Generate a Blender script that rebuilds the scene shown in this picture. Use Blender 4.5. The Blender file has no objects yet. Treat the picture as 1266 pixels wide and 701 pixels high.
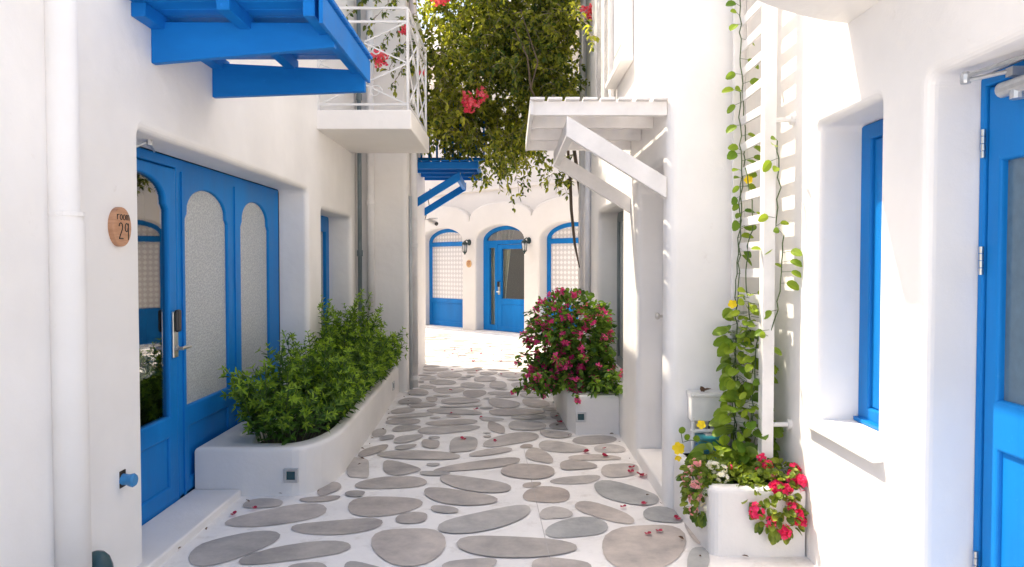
import bpy, math, random
from mathutils import Vector, Matrix
from mathutils.geometry import tessellate_polygon
S = bpy.context.scene
COL = S.collection
random.seed(11)
R = math.radians

# ------------------------------------------------------------------ camera, sky, sun, exposure
cam_d = bpy.data.cameras.new('camera'); cam = bpy.data.objects.new('camera', cam_d); COL.objects.link(cam)
cam.location = (0, 0, 1.5)
cam.rotation_euler = (R(90) - math.atan(24.5 / 900), 0, 0)
cam_d.sensor_width = 36; cam_d.lens = 36 * 900 / 1266
cam_d.clip_start = 0.05; cam_d.clip_end = 500
S.camera = cam
SUN_DIR = Vector((1, -0.58, -1.77)).normalized()
w = bpy.data.worlds.new('World'); S.world = w; w.use_nodes = True
nt = w.node_tree
bg = nt.nodes['Background']; sky = nt.nodes.new('ShaderNodeTexSky')
sky.sky_type = 'NISHITA'; sky.sun_disc = False
sky.sun_elevation = math.asin(-SUN_DIR.z); sky.sun_rotation = math.atan2(-SUN_DIR.x, -SUN_DIR.y)
sky.air_density = .8; sky.dust_density = 4.0; sky.ozone_density = 1.0
nt.links.new(sky.outputs[0], bg.inputs[0]); bg.inputs[1].default_value = 0.15
sd = bpy.data.lights.new('sun', 'SUN'); sun = bpy.data.objects.new('sun', sd); COL.objects.link(sun)
sd.energy = 2.4; sd.angle = R(0.5); sd.color = (1.0, 0.93, 0.82)
sun.rotation_euler = SUN_DIR.to_track_quat('-Z', 'Y').to_euler(); sun.location = (-10, 6, 18)
S.view_settings.view_transform = 'Standard'; S.view_settings.look = 'None'
S.view_settings.exposure = 1.62; S.view_settings.gamma = 1.0
S.view_settings.use_white_balance = True; S.view_settings.white_balance_temperature = 7150; S.view_settings.white_balance_tint = 8
S.render.engine = 'CYCLES'
S.cycles.max_bounces = 10; S.cycles.diffuse_bounces = 7; S.cycles.transparent_max_bounces = 12

# ------------------------------------------------------------------ materials
def new_mat(name):
    m = bpy.data.materials.new(name); m.use_nodes = True
    return m, m.node_tree, m.node_tree.nodes['Principled BSDF']
def noise(nt, scale, detail=3, rough=.55, vec=None):
    n = nt.nodes.new('ShaderNodeTexNoise'); n.inputs['Scale'].default_value = scale
    n.inputs['Detail'].default_value = detail; n.inputs['Roughness'].default_value = rough
    if vec: nt.links.new(vec, n.inputs['Vector'])
    return n
def ramp(nt, fac, stops):
    r = nt.nodes.new('ShaderNodeValToRGB'); nt.links.new(fac, r.inputs[0])
    el = r.color_ramp.elements
    while len(el) < len(stops): el.new(.5)
    for e, (p, c) in zip(el, stops):
        e.position = p; e.color = (c[0], c[1], c[2], 1)
    return r
def bump(nt, p, height, strength, dist, chain=None):
    b = nt.nodes.new('ShaderNodeBump'); b.inputs['Strength'].default_value = strength; b.inputs['Distance'].default_value = dist
    nt.links.new(height, b.inputs['Height'])
    if chain: nt.links.new(chain.outputs[0], b.inputs['Normal'])
    nt.links.new(b.outputs[0], p.inputs['Normal'])
    return b
def objco(nt):
    t = nt.nodes.new('ShaderNodeNewGeometry'); return t.outputs['Position']
def plaster(name, c, c2, lump=.032, fine=.002, rough=.62, grime=True):
    m, nt, p = new_mat(name)
    pos = objco(nt)
    n1 = noise(nt, 1.1, 4, .6, pos); n2 = noise(nt, 2.6, 3, .5, pos); n3 = noise(nt, 55, 4, .6, pos)
    col = ramp(nt, n1.outputs[0], [(.36, c2), (.62, c)])
    last = col.outputs[0]
    if grime:                                        # small scuffs and hairline specks in the paint
        n4 = noise(nt, 9, 6, .72, pos)
        g = ramp(nt, n4.outputs[0], [(.66, (1, 1, 1)), (.76, (.84, .81, .77))])
        mx = nt.nodes.new('ShaderNodeMix'); mx.data_type = 'RGBA'; mx.blend_type = 'MULTIPLY'; mx.inputs[0].default_value = .6
        nt.links.new(last, mx.inputs[6]); nt.links.new(g.outputs[0], mx.inputs[7]); last = mx.outputs[2]
    nt.links.new(last, p.inputs['Base Color'])
    p.inputs['Roughness'].default_value = rough
    b1 = bump(nt, p, n2.outputs[0], .55, lump)
    bump(nt, p, n3.outputs[0], .5, fine, b1)
    return m
M = {}
M['white'] = plaster('white_plaster', (.87, .845, .82), (.80, .775, .75))
M['white2'] = plaster('white_plaster_cream', (.85, .815, .78), (.80, .765, .73))
M['cream'] = plaster('cream_wash_plaster', (.72, .69, .665), (.68, .65, .625))
M['kerb'] = plaster('white_planter_plaster', (.81, .785, .765), (.73, .705, .685), .02, .003)
def paint(name, c, c2, rough=.4, grain=(1, 1, 1), wear=None, spec=.5, bs=.0012):
    m, nt, p = new_mat(name)
    pos = objco(nt)
    mp = nt.nodes.new('ShaderNodeMapping'); mp.inputs['Scale'].default_value = grain
    nt.links.new(pos, mp.inputs['Vector'])
    n1 = noise(nt, 3, 5, .6, mp.outputs[0]); n2 = noise(nt, 40, 4, .6, mp.outputs[0])
    col = ramp(nt, n1.outputs[0], [(.30, tuple(x * .86 for x in c2)), (.68, tuple(min(1, x * 1.07) for x in c))]); last = col.outputs[0]
    if wear:
        n4 = noise(nt, 14, 6, .75, pos); g = ramp(nt, n4.outputs[0], [(.64, (0, 0, 0)), (.72, (.8, .8, .8))])
        mx = nt.nodes.new('ShaderNodeMix'); mx.data_type = 'RGBA'
        nt.links.new(g.outputs[0], mx.inputs[0]); nt.links.new(last, mx.inputs[6]); mx.inputs[7].default_value = (*wear, 1); last = mx.outputs[2]
    nt.links.new(last, p.inputs['Base Color'])
    rr = ramp(nt, n1.outputs[0], [(.3, (rough - .08,) * 3), (.7, (rough + .1,) * 3)])
    nt.links.new(rr.outputs[0], p.inputs['Roughness']); p.inputs['Specular IOR Level'].default_value = spec
    bump(nt, p, n2.outputs[0], .4, bs)
    return m
M['blue'] = paint('blue_gloss_paint', (.0, .185, .54), (.0, .160, .49), .42, (1, 1, .25), spec=.16, wear=(.02, .25, .62))
M['blue_awning'] = paint('blue_awning_paint', (.0, .185, .57), (.0, .155, .51), .45, (.3, 1, 1), spec=.16, wear=(.015, .24, .68))
M['white_wood'] = paint('white_painted_wood', (.80, .775, .76), (.75, .725, .71), .5, (1, .3, 1))
M['white_metal'] = paint('white_painted_metal', (.78, .765, .75), (.73, .715, .70), .4)
M['pipe_grey'] = paint('blue_grey_pipe', (.17, .21, .225), (.12, .155, .17), .4)
M['pipe_pale'] = paint('pale_grey_pipe', (.50, .52, .53), (.42, .44, .45), .4)
M['pipe_white'] = paint('white_pipe', (.79, .765, .75), (.76, .735, .72), .45)
def plain(name, c, rough=.5, metal=0., spec=.5, bs=0.):
    m, nt, p = new_mat(name)
    pos = objco(nt); n1 = noise(nt, 25, 4, .6, pos)
    col = ramp(nt, n1.outputs[0], [(.3, tuple(x * .88 for x in c)), (.7, tuple(min(1, x * 1.08) for x in c))])
    nt.links.new(col.outputs[0], p.inputs['Base Color'])
    p.inputs['Roughness'].default_value = rough; p.inputs['Metallic'].default_value = metal; p.inputs['Specular IOR Level'].default_value = spec
    if bs: bump(nt, p, n1.outputs[0], .5, bs)
    return m
M['blue_glass'] = plain('tinted_blue_glass', (.085, .15, .21), .18)
M['grey_joint'] = plain('grey_joint', (.46, .44, .43), .8)
M['steel'] = plain('brushed_steel', (.62, .60, .57), .3, 1.)
M['alu'] = plain('grey_aluminium', (.55, .56, .57), .38, .7)
M['black'] = plain('black_plastic', (.018, .018, .02), .35)
M['dark_metal'] = plain('dark_teal_metal', (.03, .055, .06), .4, .5)
M['teal'] = plain('teal_glaze', (.02, .07, .085), .22)
M['petrol'] = plain('petrol_plastic', (.01, .16, .20), .4)
M['midblue'] = plain('mid_blue_plastic', (.02, .22, .50), .4)
M['soil'] = plain('dark_soil', (.035, .026, .02), .95, bs=.02)
M['stem'] = plain('green_stem', (.06, .10, .03), .7)
M['bark'] = plain('brown_bark', (.12, .085, .06), .85, bs=.004)
M['twig'] = plain('pale_twig', (.28, .22, .17), .8)
M['dark_room'] = plain('dark_interior', (.10, .09, .08), .8)
M['red_letter'] = plain('dark_lettering', (.02, .016, .012), .6)
M['brown_letter'] = plain('brown_lettering', (.30, .07, .05), .6)
M['curtain'] = plain('cream_curtain', (.62, .58, .44), .8)
M['silver'] = plain('silver_sequin_cloth', (.75, .72, .70), .22, .95, bs=.012)
# grout of the paving: limewashed cement
def grout():
    m, nt, p = new_mat('limewashed_grout'); pos = objco(nt)
    n1 = noise(nt, 1.6, 6, .65, pos); n2 = noise(nt, 38, 5, .65, pos); n3 = noise(nt, 7, 5, .7, pos)
    c = ramp(nt, n1.outputs[0], [(.3, (.74, .715, .70)), (.62, (.85, .825, .805))])
    g = ramp(nt, n3.outputs[0], [(.54, (1, 1, 1)), (.74, (.76, .735, .70))])
    mx = nt.nodes.new('ShaderNodeMix'); mx.data_type = 'RGBA'; mx.blend_type = 'MULTIPLY'; mx.inputs[0].default_value = .8
    nt.links.new(c.outputs[0], mx.inputs[6]); nt.links.new(g.outputs[0], mx.inputs[7])
    nt.links.new(mx.outputs[2], p.inputs['Base Color']); p.inputs['Roughness'].default_value = .7
    b = bump(nt, p, n1.outputs[0], .5, .02); bump(nt, p, n2.outputs[0], .6, .004, b)
    return m
M['grout'] = grout()
def stone():
    m, nt, p = new_mat('flat_grey_stone'); pos = objco(nt)
    at = nt.nodes.new('ShaderNodeAttribute'); at.attribute_name = 'tint'
    n1 = noise(nt, 3.5, 6, .7, pos); n2 = noise(nt, 60, 4, .6, pos); n3 = noise(nt, 14, 5, .75, pos)
    f = ramp(nt, n1.outputs[0], [(.30, (.66, .66, .68)), (.66, (1.22, 1.19, 1.15))])
    mx = nt.nodes.new('ShaderNodeMix'); mx.data_type = 'RGBA'; mx.blend_type = 'MULTIPLY'; mx.inputs[0].default_value = 1
    nt.links.new(at.outputs[0], mx.inputs[6]); nt.links.new(f.outputs[0], mx.inputs[7])
    g = ramp(nt, n3.outputs[0], [(.62, (0, 0, 0)), (.80, (1, 1, 1))])
    mx2 = nt.nodes.new('ShaderNodeMix'); mx2.data_type = 'RGBA'
    sc = nt.nodes.new('ShaderNodeMath'); sc.operation = 'MULTIPLY'; sc.inputs[1].default_value = .35
    nt.links.new(g.outputs[0], sc.inputs[0]); nt.links.new(sc.outputs[0], mx2.inputs[0])
    nt.links.new(mx.outputs[2], mx2.inputs[6]); mx2.inputs[7].default_value = (.50, .47, .45, 1)
    nt.links.new(mx2.outputs[2], p.inputs['Base Color']); p.inputs['Roughness'].default_value = .48
    b = bump(nt, p, n1.outputs[0], .4, .01); bump(nt, p, n2.outputs[0], .5, .002, b)
    return m
M['stone'] = stone()
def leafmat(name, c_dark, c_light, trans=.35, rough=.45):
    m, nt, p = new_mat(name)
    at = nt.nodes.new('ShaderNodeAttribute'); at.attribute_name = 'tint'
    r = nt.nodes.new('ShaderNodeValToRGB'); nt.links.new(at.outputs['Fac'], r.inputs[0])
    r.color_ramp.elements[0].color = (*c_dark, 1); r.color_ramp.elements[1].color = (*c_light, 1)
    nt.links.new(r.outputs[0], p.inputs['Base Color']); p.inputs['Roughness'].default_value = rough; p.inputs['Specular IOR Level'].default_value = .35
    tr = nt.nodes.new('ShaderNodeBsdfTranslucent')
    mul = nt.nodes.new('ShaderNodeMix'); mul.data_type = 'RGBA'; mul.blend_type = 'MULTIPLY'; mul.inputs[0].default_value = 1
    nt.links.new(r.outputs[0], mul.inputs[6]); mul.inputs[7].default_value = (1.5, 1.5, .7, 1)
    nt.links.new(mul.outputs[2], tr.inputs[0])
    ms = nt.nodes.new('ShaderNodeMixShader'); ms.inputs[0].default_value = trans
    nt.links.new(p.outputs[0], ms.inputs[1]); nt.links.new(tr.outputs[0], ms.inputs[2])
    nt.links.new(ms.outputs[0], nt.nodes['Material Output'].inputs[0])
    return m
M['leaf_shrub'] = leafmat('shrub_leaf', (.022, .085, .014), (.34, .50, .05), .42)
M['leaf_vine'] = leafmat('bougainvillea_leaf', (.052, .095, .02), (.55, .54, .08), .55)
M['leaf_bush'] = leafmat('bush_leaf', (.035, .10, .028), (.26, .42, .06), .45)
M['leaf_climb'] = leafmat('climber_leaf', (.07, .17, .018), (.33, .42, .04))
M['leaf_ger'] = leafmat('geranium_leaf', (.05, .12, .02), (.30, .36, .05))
M['pink'] = leafmat('magenta_bract', (.62, .015, .20), (.85, .12, .38), .35)
M['coral'] = leafmat('coral_pink_bract', (.72, .04, .10), (.85, .16, .22), .3)
M['red'] = leafmat('red_petal', (.74, .012, .11), (.84, .07, .22), .3)
M['rose'] = leafmat('pale_pink_petal', (.80, .32, .36), (.86, .55, .56), .3)
M['wpetal'] = leafmat('white_petal', (.82, .78, .78), (.86, .84, .82), .3)
M['yellow'] = leafmat('yellow_petal', (.80, .55, .01), (.88, .70, .04), .3)
M['crimson'] = leafmat('crimson_petal', (.33, .012, .05), (.45, .02, .08), .2)
M['brownleaf'] = leafmat('dry_leaf', (.10, .05, .03), (.18, .10, .06), .1)
def obscure():
    m, nt, p = new_mat('obscure_glass'); pos = objco(nt)
    v = nt.nodes.new('ShaderNodeTexVoronoi'); v.inputs['Scale'].default_value = 80; nt.links.new(pos, v.inputs['Vector'])
    c = ramp(nt, v.outputs['Distance'], [(.0, (.34, .365, .375)), (.75, (.50, .525, .53))])
    nt.links.new(c.outputs[0], p.inputs['Base Color']); p.inputs['Roughness'].default_value = .22
    bump(nt, p, v.outputs['Distance'], .6, .006)
    return m
M['obscure'] = obscure()
def lattice_glass():
    m, nt, p = new_mat('patterned_white_glass'); pos = objco(nt)
    # pattern of pale lozenges in the glass
    sp = nt.nodes.new('ShaderNodeSeparateXYZ'); nt.links.new(pos, sp.inputs[0])
    def mth(op, a, b=None):
        n = nt.nodes.new('ShaderNodeMath'); n.operation = op
        for i, x in enumerate((a, b)):
            if x is None: continue
            if isinstance(x, (int, float)): n.inputs[i].default_value = x
            else: nt.links.new(x, n.inputs[i])
        return n.outputs[0]
    hx = mth('MULTIPLY', mth('SUBTRACT', sp.outputs[0], sp.outputs[1]), .7071)
    a = mth('SINE', mth('MULTIPLY', mth('ADD', hx, mth('MULTIPLY', sp.outputs[2], 1.0)), 33))
    b = mth('SINE', mth('MULTIPLY', mth('SUBTRACT', hx, mth('MULTIPLY', sp.outputs[2], 1.0)), 33))
    d = mth('MULTIPLY', a, b)
    c = ramp(nt, d, [(.0, (.60, .575, .575)), (.30, (.80, .775, .77))])
    nt.links.new(c.outputs[0], p.inputs['Base Color']); p.inputs['Roughness'].default_value = .25
    return m
M['lattice'] = lattice_glass()
def clear_glass(name, ior, tint):
    m, nt, p = new_mat(name)
    gl = nt.nodes.new('ShaderNodeBsdfGlossy'); gl.inputs['Roughness'].default_value = .015
    tr = nt.nodes.new('ShaderNodeBsdfTransparent'); tr.inputs[0].default_value = (*tint, 1)
    fr = nt.nodes.new('ShaderNodeFresnel'); fr.inputs[0].default_value = ior
    gg = nt.nodes.new('ShaderNodeNewGeometry'); inv = nt.nodes.new('ShaderNodeMath'); inv.operation = 'SUBTRACT'; inv.inputs[0].default_value = 1
    mm = nt.nodes.new('ShaderNodeMath'); mm.operation = 'MULTIPLY'; nt.links.new(gg.outputs['Backfacing'], inv.inputs[1]); nt.links.new(inv.outputs[0], mm.inputs[0]); nt.links.new(fr.outputs[0], mm.inputs[1])
    n = noise(nt, 2.0, 2, .5, objco(nt)); b = nt.nodes.new('ShaderNodeBump'); b.inputs['Strength'].default_value = .02; b.inputs['Distance'].default_value = .02
    nt.links.new(n.outputs[0], b.inputs['Height']); nt.links.new(b.outputs[0], gl.inputs['Normal'])
    ms = nt.nodes.new('ShaderNodeMixShader'); nt.links.new(mm.outputs[0], ms.inputs[0])
    nt.links.new(tr.outputs[0], ms.inputs[1]); nt.links.new(gl.outputs[0], ms.inputs[2])
    nt.links.new(ms.outputs[0], nt.nodes['Material Output'].inputs[0]); nt.nodes.remove(p)
    return m
M['glass_clear'] = clear_glass('clear_door_glass', 1.45, (.85, .87, .86))
M['glass'] = clear_glass('window_glass', 3.4, (.75, .78, .78))
def woodsign(name, c, c2):
    m, nt, p = new_mat(name); pos = objco(nt)
    mp = nt.nodes.new('ShaderNodeMapping'); mp.inputs['Scale'].default_value = (1, 1, 12); nt.links.new(pos, mp.inputs['Vector'])
    n1 = noise(nt, 9, 5, .6, mp.outputs[0]); r = ramp(nt, n1.outputs[0], [(.35, c2), (.65, c)])
    nt.links.new(r.outputs[0], p.inputs['Base Color']); p.inputs['Roughness'].default_value = .5
    return m
M['sign_wood'] = woodsign('sign_wood', (.56, .30, .17), (.40, .19, .10))
M['sign_pale'] = woodsign('sign_wood_pale', (.66, .42, .20), (.56, .32, .14))

# ------------------------------------------------------------------ builders
ORG = {}
def tag(o, label=None, cat=None, group=None, kind=None):
    if label: o['label'] = label
    if cat: o['category'] = cat
    if group: o['group'] = group
    if kind: o['kind'] = kind
    return o
def thing(name, loc, label, cat, group=None):
    o = bpy.data.objects.new(name, None); COL.objects.link(o); o.location = loc; o.empty_display_size = .1
    ORG[o] = Vector(loc); return tag(o, label, cat, group)
def link_mesh(name, verts, faces, mat, parent=None, smooth=False, mats=None, mi=None, tint=None, base=None, bevel=0, seg=2):
    if parent is not None: org = ORG[parent]
    elif base is not None: org = Vector(base)
    else:
        xs = [v[0] for v in verts]; ys = [v[1] for v in verts]; zs = [v[2] for v in verts]
        org = Vector(((min(xs) + max(xs)) / 2, (min(ys) + max(ys)) / 2, min(zs)))
    ox, oy, oz = org
    me = bpy.data.meshes.new(name)
    me.from_pydata([(v[0] - ox, v[1] - oy, v[2] - oz) for v in verts], [], faces)
    if mats:
        for m in mats: me.materials.append(m)
        me.polygons.foreach_set('material_index', mi)
    else: me.materials.append(mat)
    if tint is not None:
        a = me.attributes.new('tint', 'FLOAT_COLOR', 'POINT')
        flat = []
        for t in tint:
            if isinstance(t, (int, float)): flat += [t, t, t, 1]
            else: flat += [t[0], t[1], t[2], 1]
        a.data.foreach_set('color', flat)
    if smooth: me.polygons.foreach_set('use_smooth', [True] * len(me.polygons))
    me.update()
    o = bpy.data.objects.new(name, me); COL.objects.link(o)
    if parent is not None:
        o.parent = parent
    else: o.location = org
    ORG[o] = org
    if bevel:
        b = o.modifiers.new('bevel', 'BEVEL'); b.width = bevel; b.segments = seg; b.limit_method = 'ANGLE'; b.angle_limit = R(35)
    return o
class MB:
    def __init__(s): s.v = []; s.f = []; s.t = []
    def box(s, x0, x1, y0, y1, z0, z1):
        n = len(s.v)
        s.v += [(x0, y0, z0), (x1, y0, z0), (x1, y1, z0), (x0, y1, z0), (x0, y0, z1), (x1, y0, z1), (x1, y1, z1), (x0, y1, z1)]
        s.f += [tuple(n + i for i in q) for q in ((0, 3, 2, 1), (4, 5, 6, 7), (0, 1, 5, 4), (1, 2, 6, 5), (2, 3, 7, 6), (3, 0, 4, 7))]
        return s
    def hexa(s, p):                    # eight corner points: bottom ring then top ring
        n = len(s.v); s.v += [tuple(q) for q in p]
        s.f += [tuple(n + i for i in q) for q in ((0, 3, 2, 1), (4, 5, 6, 7), (0, 1, 5, 4), (1, 2, 6, 5), (2, 3, 7, 6), (3, 0, 4, 7))]
        return s
    def beam(s, a, b, w, h, up=(0, 0, 1)):
        a = Vector(a); b = Vector(b); d = (b - a).normalized(); up = Vector(up)
        side = d.cross(up).normalized() * (w / 2); u = side.cross(d).normalized() * (h / 2)
        return s.hexa([a - side - u, a + side - u, b + side - u, b - side - u, a - side + u, a + side + u, b + side + u, b - side + u])
    def tube(s, pts, r, seg=8, cap=True):
        pts = [Vector(p) for p in pts]; n0 = len(s.v)
        rs = r if isinstance(r, (list, tuple)) else [r] * len(pts)
        ref = None
        for i, p in enumerate(pts):
            d = (pts[min(i + 1, len(pts) - 1)] - pts[max(i - 1, 0)])
            d = d.normalized() if d.length > 1e-9 else Vector((0, 0, 1))
            if ref is None: ref = Vector((1, 0, 0)) if abs(d.x) < .8 else Vector((0, 1, 0))
            x = (ref - d * ref.dot(d)).normalized(); y = d.cross(x); ref = x
            for k in range(seg):
                a = 2 * math.pi * k / seg
                s.v.append(tuple(p + (x * math.cos(a) + y * math.sin(a)) * rs[i]))
        for i in range(len(pts) - 1):
            for k in range(seg):
                a = n0 + i * seg + k; b = n0 + i * seg + (k + 1) % seg
                s.f.append((a, b, b + seg, a + seg))
        if cap:
            s.f.append(tuple(n0 + k for k in reversed(range(seg))))
            s.f.append(tuple(n0 + (len(pts) - 1) * seg + k for k in range(seg)))
        return s
    def lathe(s, c, prof, seg=16, axis='z'):
        pts = []
        for r, h in prof:
            pts.append((r, h))
        n0 = len(s.v)
        for r, h in pts:
            for k in range(seg):
                a = 2 * math.pi * k / seg; x = r * math.cos(a); y = r * math.sin(a)
                if axis == 'z': q = (c[0] + x, c[1] + y, c[2] + h)
                elif axis == 'x': q = (c[0] + h, c[1] + x, c[2] + y)
                else: q = (c[0] + x, c[1] + h, c[2] + y)
                s.v.append(q)
        for i in range(len(pts) - 1):
            for k in range(seg):
                a = n0 + i * seg + k; b = n0 + i * seg + (k + 1) % seg
                s.f.append((a, b, b + seg, a + seg))
        s.f.append(tuple(n0 + k for k in reversed(range(seg)))); s.f.append(tuple(n0 + (len(pts) - 1) * seg + k for k in range(seg)))
        return s
    def poly(s, pts):
        n = len(s.v); s.v += [tuple(p) for p in pts]; s.f.append(tuple(range(n, n + len(pts)))); return s
    def prism(s, ring, off):
        n = len(s.v); k = len(ring); off = Vector(off)
        s.v += [tuple(p) for p in ring] + [tuple(Vector(p) + off) for p in ring]
        s.f.append(tuple(n + i for i in reversed(range(k)))); s.f.append(tuple(n + k + i for i in range(k)))
        for i in range(k):
            j = (i + 1) % k; s.f.append((n + i, n + j, n + k + j, n + k + i))
        return s
    def build(s, name, mat, parent=None, **kw):
        return link_mesh(name, s.v, s.f, mat, parent, **kw)

def area2(p): return sum(p[i][0] * p[(i + 1) % len(p)][1] - p[(i + 1) % len(p)][0] * p[i][1] for i in range(len(p)))
def inset(loop, d):
    out = []; n = len(loop)
    for i in range(n):
        a = Vector(loop[i - 1]); b = Vector(loop[i]); c = Vector(loop[(i + 1) % n])
        d1 = (b - a).normalized(); d2 = (c - b).normalized()
        n1 = Vector((-d1.y, d1.x)); n2 = Vector((-d2.y, d2.x))
        out.append(tuple(b + (n1 + n2) * (d / max(.35, 1 + n1.dot(n2)))))
    return out
def wall(name, outer, holes, O, U, N, t0, t1, mat, parent=None, bevel=.03, seg=4, back=0, V=(0, 0, 1), **kw):
    """slab with openings: (u, v) outline on plane O,U,V; front face at depth t1 along N, back at t0; edges rounded by bevel"""
    O = Vector(O); U = Vector(U); N = Vector(N); V = Vector(V)
    loops = [list(outer) if area2(outer) > 0 else list(reversed(outer))]
    for h in holes: loops.append(list(h) if area2(h) < 0 else list(reversed(h)))
    prof = []
    if bevel:
        for k in range(seg + 1):
            a = k / seg * math.pi / 2; prof.append((bevel * (1 - math.sin(a)), t1 - bevel * (1 - math.cos(a))))
    else: prof.append((0, t1))
    if back:
        for k in range(seg + 1):
            a = (seg - k) / seg * math.pi / 2; prof.append((back * (1 - math.sin(a)), t0 + back * (1 - math.cos(a))))
    else: prof.append((0, t0))
    V_, F = [], []
    P = lambda uv, t: tuple(O + U * uv[0] + V * uv[1] + N * t)
    flip = U.cross(V).dot(N) < 0
    caps = []
    for L in loops:
        rings = []
        for ins, t in prof:
            q = inset(L, ins) if ins > 1e-6 else L
            n = len(V_); V_ += [P(x, t) for x in q]; rings.append((n, q))
        m = len(L)
        for (n, _), (n2, _) in zip(rings[:-1], rings[1:]):
            for i in range(m):
                j = (i + 1) % m; f = (n + j, n + i, n2 + i, n2 + j); F.append(f[::-1] if flip else f)
        caps.append((rings[0], rings[-1]))
    for w_ in (0, 1):
        polys = [[Vector((p[0], p[1], 0)) for p in c[w_][1]] for c in caps]
        idx = [c[w_][0] + i for c in caps for i in range(len(c[w_][1]))]
        flat = [p for pl in polys for p in pl]
        for tri in tessellate_polygon(polys):
            a, b, c = [flat[i] for i in tri]
            cr = (b - a).cross(c - a).z
            if abs(cr) < 1e-12: continue
            t = [idx[i] for i in tri]
            if cr < 0: t.reverse()
            if w_ == 1: t.reverse()
            if flip: t.reverse()
            F.append(tuple(t))
    return link_mesh(name, V_, F, mat, parent, **kw)
def rect(u0, u1, v0, v1, r=0, rb=0, n=6):
    pts = []
    def cor(cu, cv, r, a0):
        if r <= 0: pts.append((cu, cv)); return
        for k in range(n + 1):
            a = a0 + k / n * math.pi / 2; pts.append((cu + r * math.cos(a), cv + r * math.sin(a)))
    cor(u1 - r, v1 - r, r, 0); cor(u0 + r, v1 - r, r, math.pi / 2); cor(u0 + rb, v0 + rb, rb, math.pi); cor(u1 - rb, v0 + rb, rb, 1.5 * math.pi)
    return pts
def arch(u0, u1, v0, vs, rise, n=20):
    c = (u0 + u1) / 2; h = (u1 - u0) / 2
    return [(u0, v0), (u1, v0)] + [(c + h * math.cos(math.pi * k / n), vs + rise * math.sin(math.pi * k / n)) for k in range(n + 1)]
def shoulder_arch(u0, u1, v0, vs, rise, sh=.028, n=16):
    c = (u0 + u1) / 2; h = (u1 - u0) / 2 - sh
    pts = [(u0, v0), (u1, v0), (u1, vs - .02), (u1 - sh * .5, vs), (c + h, vs + .012)]
    pts += [(c + h * math.cos(math.pi * k / n), vs + .035 + (rise - .035) * math.sin(math.pi * k / n)) for k in range(1, n)]
    pts += [(c - h, vs + .012), (u0 + sh * .5, vs), (u0, vs - .02)]
    return pts
def text_mesh(name, s, size, O, U, N, V=(0, 0, 1), mat=None, parent=None, depth=.002, sx=1.0):
    cu = bpy.data.curves.new(name, 'FONT'); cu.body = s; cu.size = size; cu.align_x = 'CENTER'; cu.align_y = 'CENTER'; cu.extrude = depth
    ob = bpy.data.objects.new(name, cu); COL.objects.link(ob)
    dg = bpy.context.evaluated_depsgraph_get(); dg.update()
    me = bpy.data.meshes.new_from_object(ob.evaluated_get(dg))
    vs = [tuple(Vector(O) + Vector(U) * (v.co.x * sx) + Vector(V) * v.co.y + Vector(N) * v.co.z) for v in me.vertices]
    fs = [tuple(p.vertices) for p in me.polygons]
    bpy.data.objects.remove(ob); bpy.data.meshes.remove(me)
    return link_mesh(name, vs, fs, mat, parent)

# leaves
class Leaves(MB):
    def leaf(s, p, d, up, L, W, tint, fold=.25, droop=0.):
        d = d.normalized(); side = d.cross(up)
        if side.length < 1e-4: side = d.cross(Vector((1, 0, .3)))
        side.normalize(); nrm = side.cross(d)
        n = len(s.v); fz = nrm * (W * fold); dr = Vector((0, 0, -droop * L))
        a = p; b = p + d * (L * .35) + dr * .25; c = p + d * (L * .72) + dr * .6; e = p + d * L + dr
        s.v += [tuple(a), tuple(b + side * (W * .5) + fz), tuple(c + side * (W * .38) + fz), tuple(e), tuple(c - side * (W * .38) + fz), tuple(b - side * (W * .5) + fz)]
        s.f += [(n, n + 1, n + 2, n + 3), (n, n + 3, n + 4, n + 5)]
        s.t += [tint] * 6
    def roundleaf(s, p, d, up, L, W, tint, fold=.18, droop=0.):
        d = d.normalized(); side = d.cross(up)
        if side.length < 1e-4: side = d.cross(Vector((1, 0, .3)))
        side.normalize(); nrm = side.cross(d); n = len(s.v)
        prof = [(.0, .0), (.12, .30), (.36, .49), (.66, .49), (.90, .29), (1., 0.)]
        mid = [p + d * (L * u) + Vector((0, 0, -droop * L * u * u)) for u, _ in prof]
        for sg in (1, -1):
            base = len(s.v)
            for (u, h), q in zip(prof, mid):
                s.v.append(tuple(q)); s.v.append(tuple(q + side * (sg * h * W) + nrm * (h * W * fold * 2)))
            for i in range(5):
                a = base + 2 * i
                s.f.append((a, a + 1, a + 3, a + 2) if sg > 0 else (a, a + 2, a + 3, a + 1))
            s.t += [tint] * 12
    def petal(s, p, d, nrm, L, W, tint):
        d = d.normalized(); side = d.cross(nrm)
        if side.length < 1e-4: side = Vector((1, 0, 0))
        side.normalize(); n = len(s.v)
        s.v += [tuple(p), tuple(p + d * L * .55 + side * W * .5), tuple(p + d * L + side * W * .25 + nrm * L * .15), tuple(p + d * L - side * W * .25 + nrm * L * .15), tuple(p + d * L * .55 - side * W * .5)]
        s.f.append((n, n + 1, n + 2, n + 3, n + 4)); s.t += [tint] * 5
    def build(s, name, mat, parent=None, **kw):
        return link_mesh(name, s.v, s.f, mat, parent, tint=s.t, **kw)
def rv(rnd):
    while True:
        v = Vector((rnd.uniform(-1, 1), rnd.uniform(-1, 1), rnd.uniform(-1, 1)))
        if .05 < v.length < 1: return v.normalized()
def floret(L, p, nrm, r, tint, n=5, rnd=random):
    nrm = nrm.normalized(); a = nrm.orthogonal().normalized(); b = nrm.cross(a); ph = rnd.uniform(0, 6.28)
    for k in range(n):
        t = ph + 2 * math.pi * k / n
        L.petal(p, a * math.cos(t) + b * math.sin(t) + nrm * .25, nrm, r, r * 1.05, tint + rnd.uniform(-.12, .12))
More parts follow.
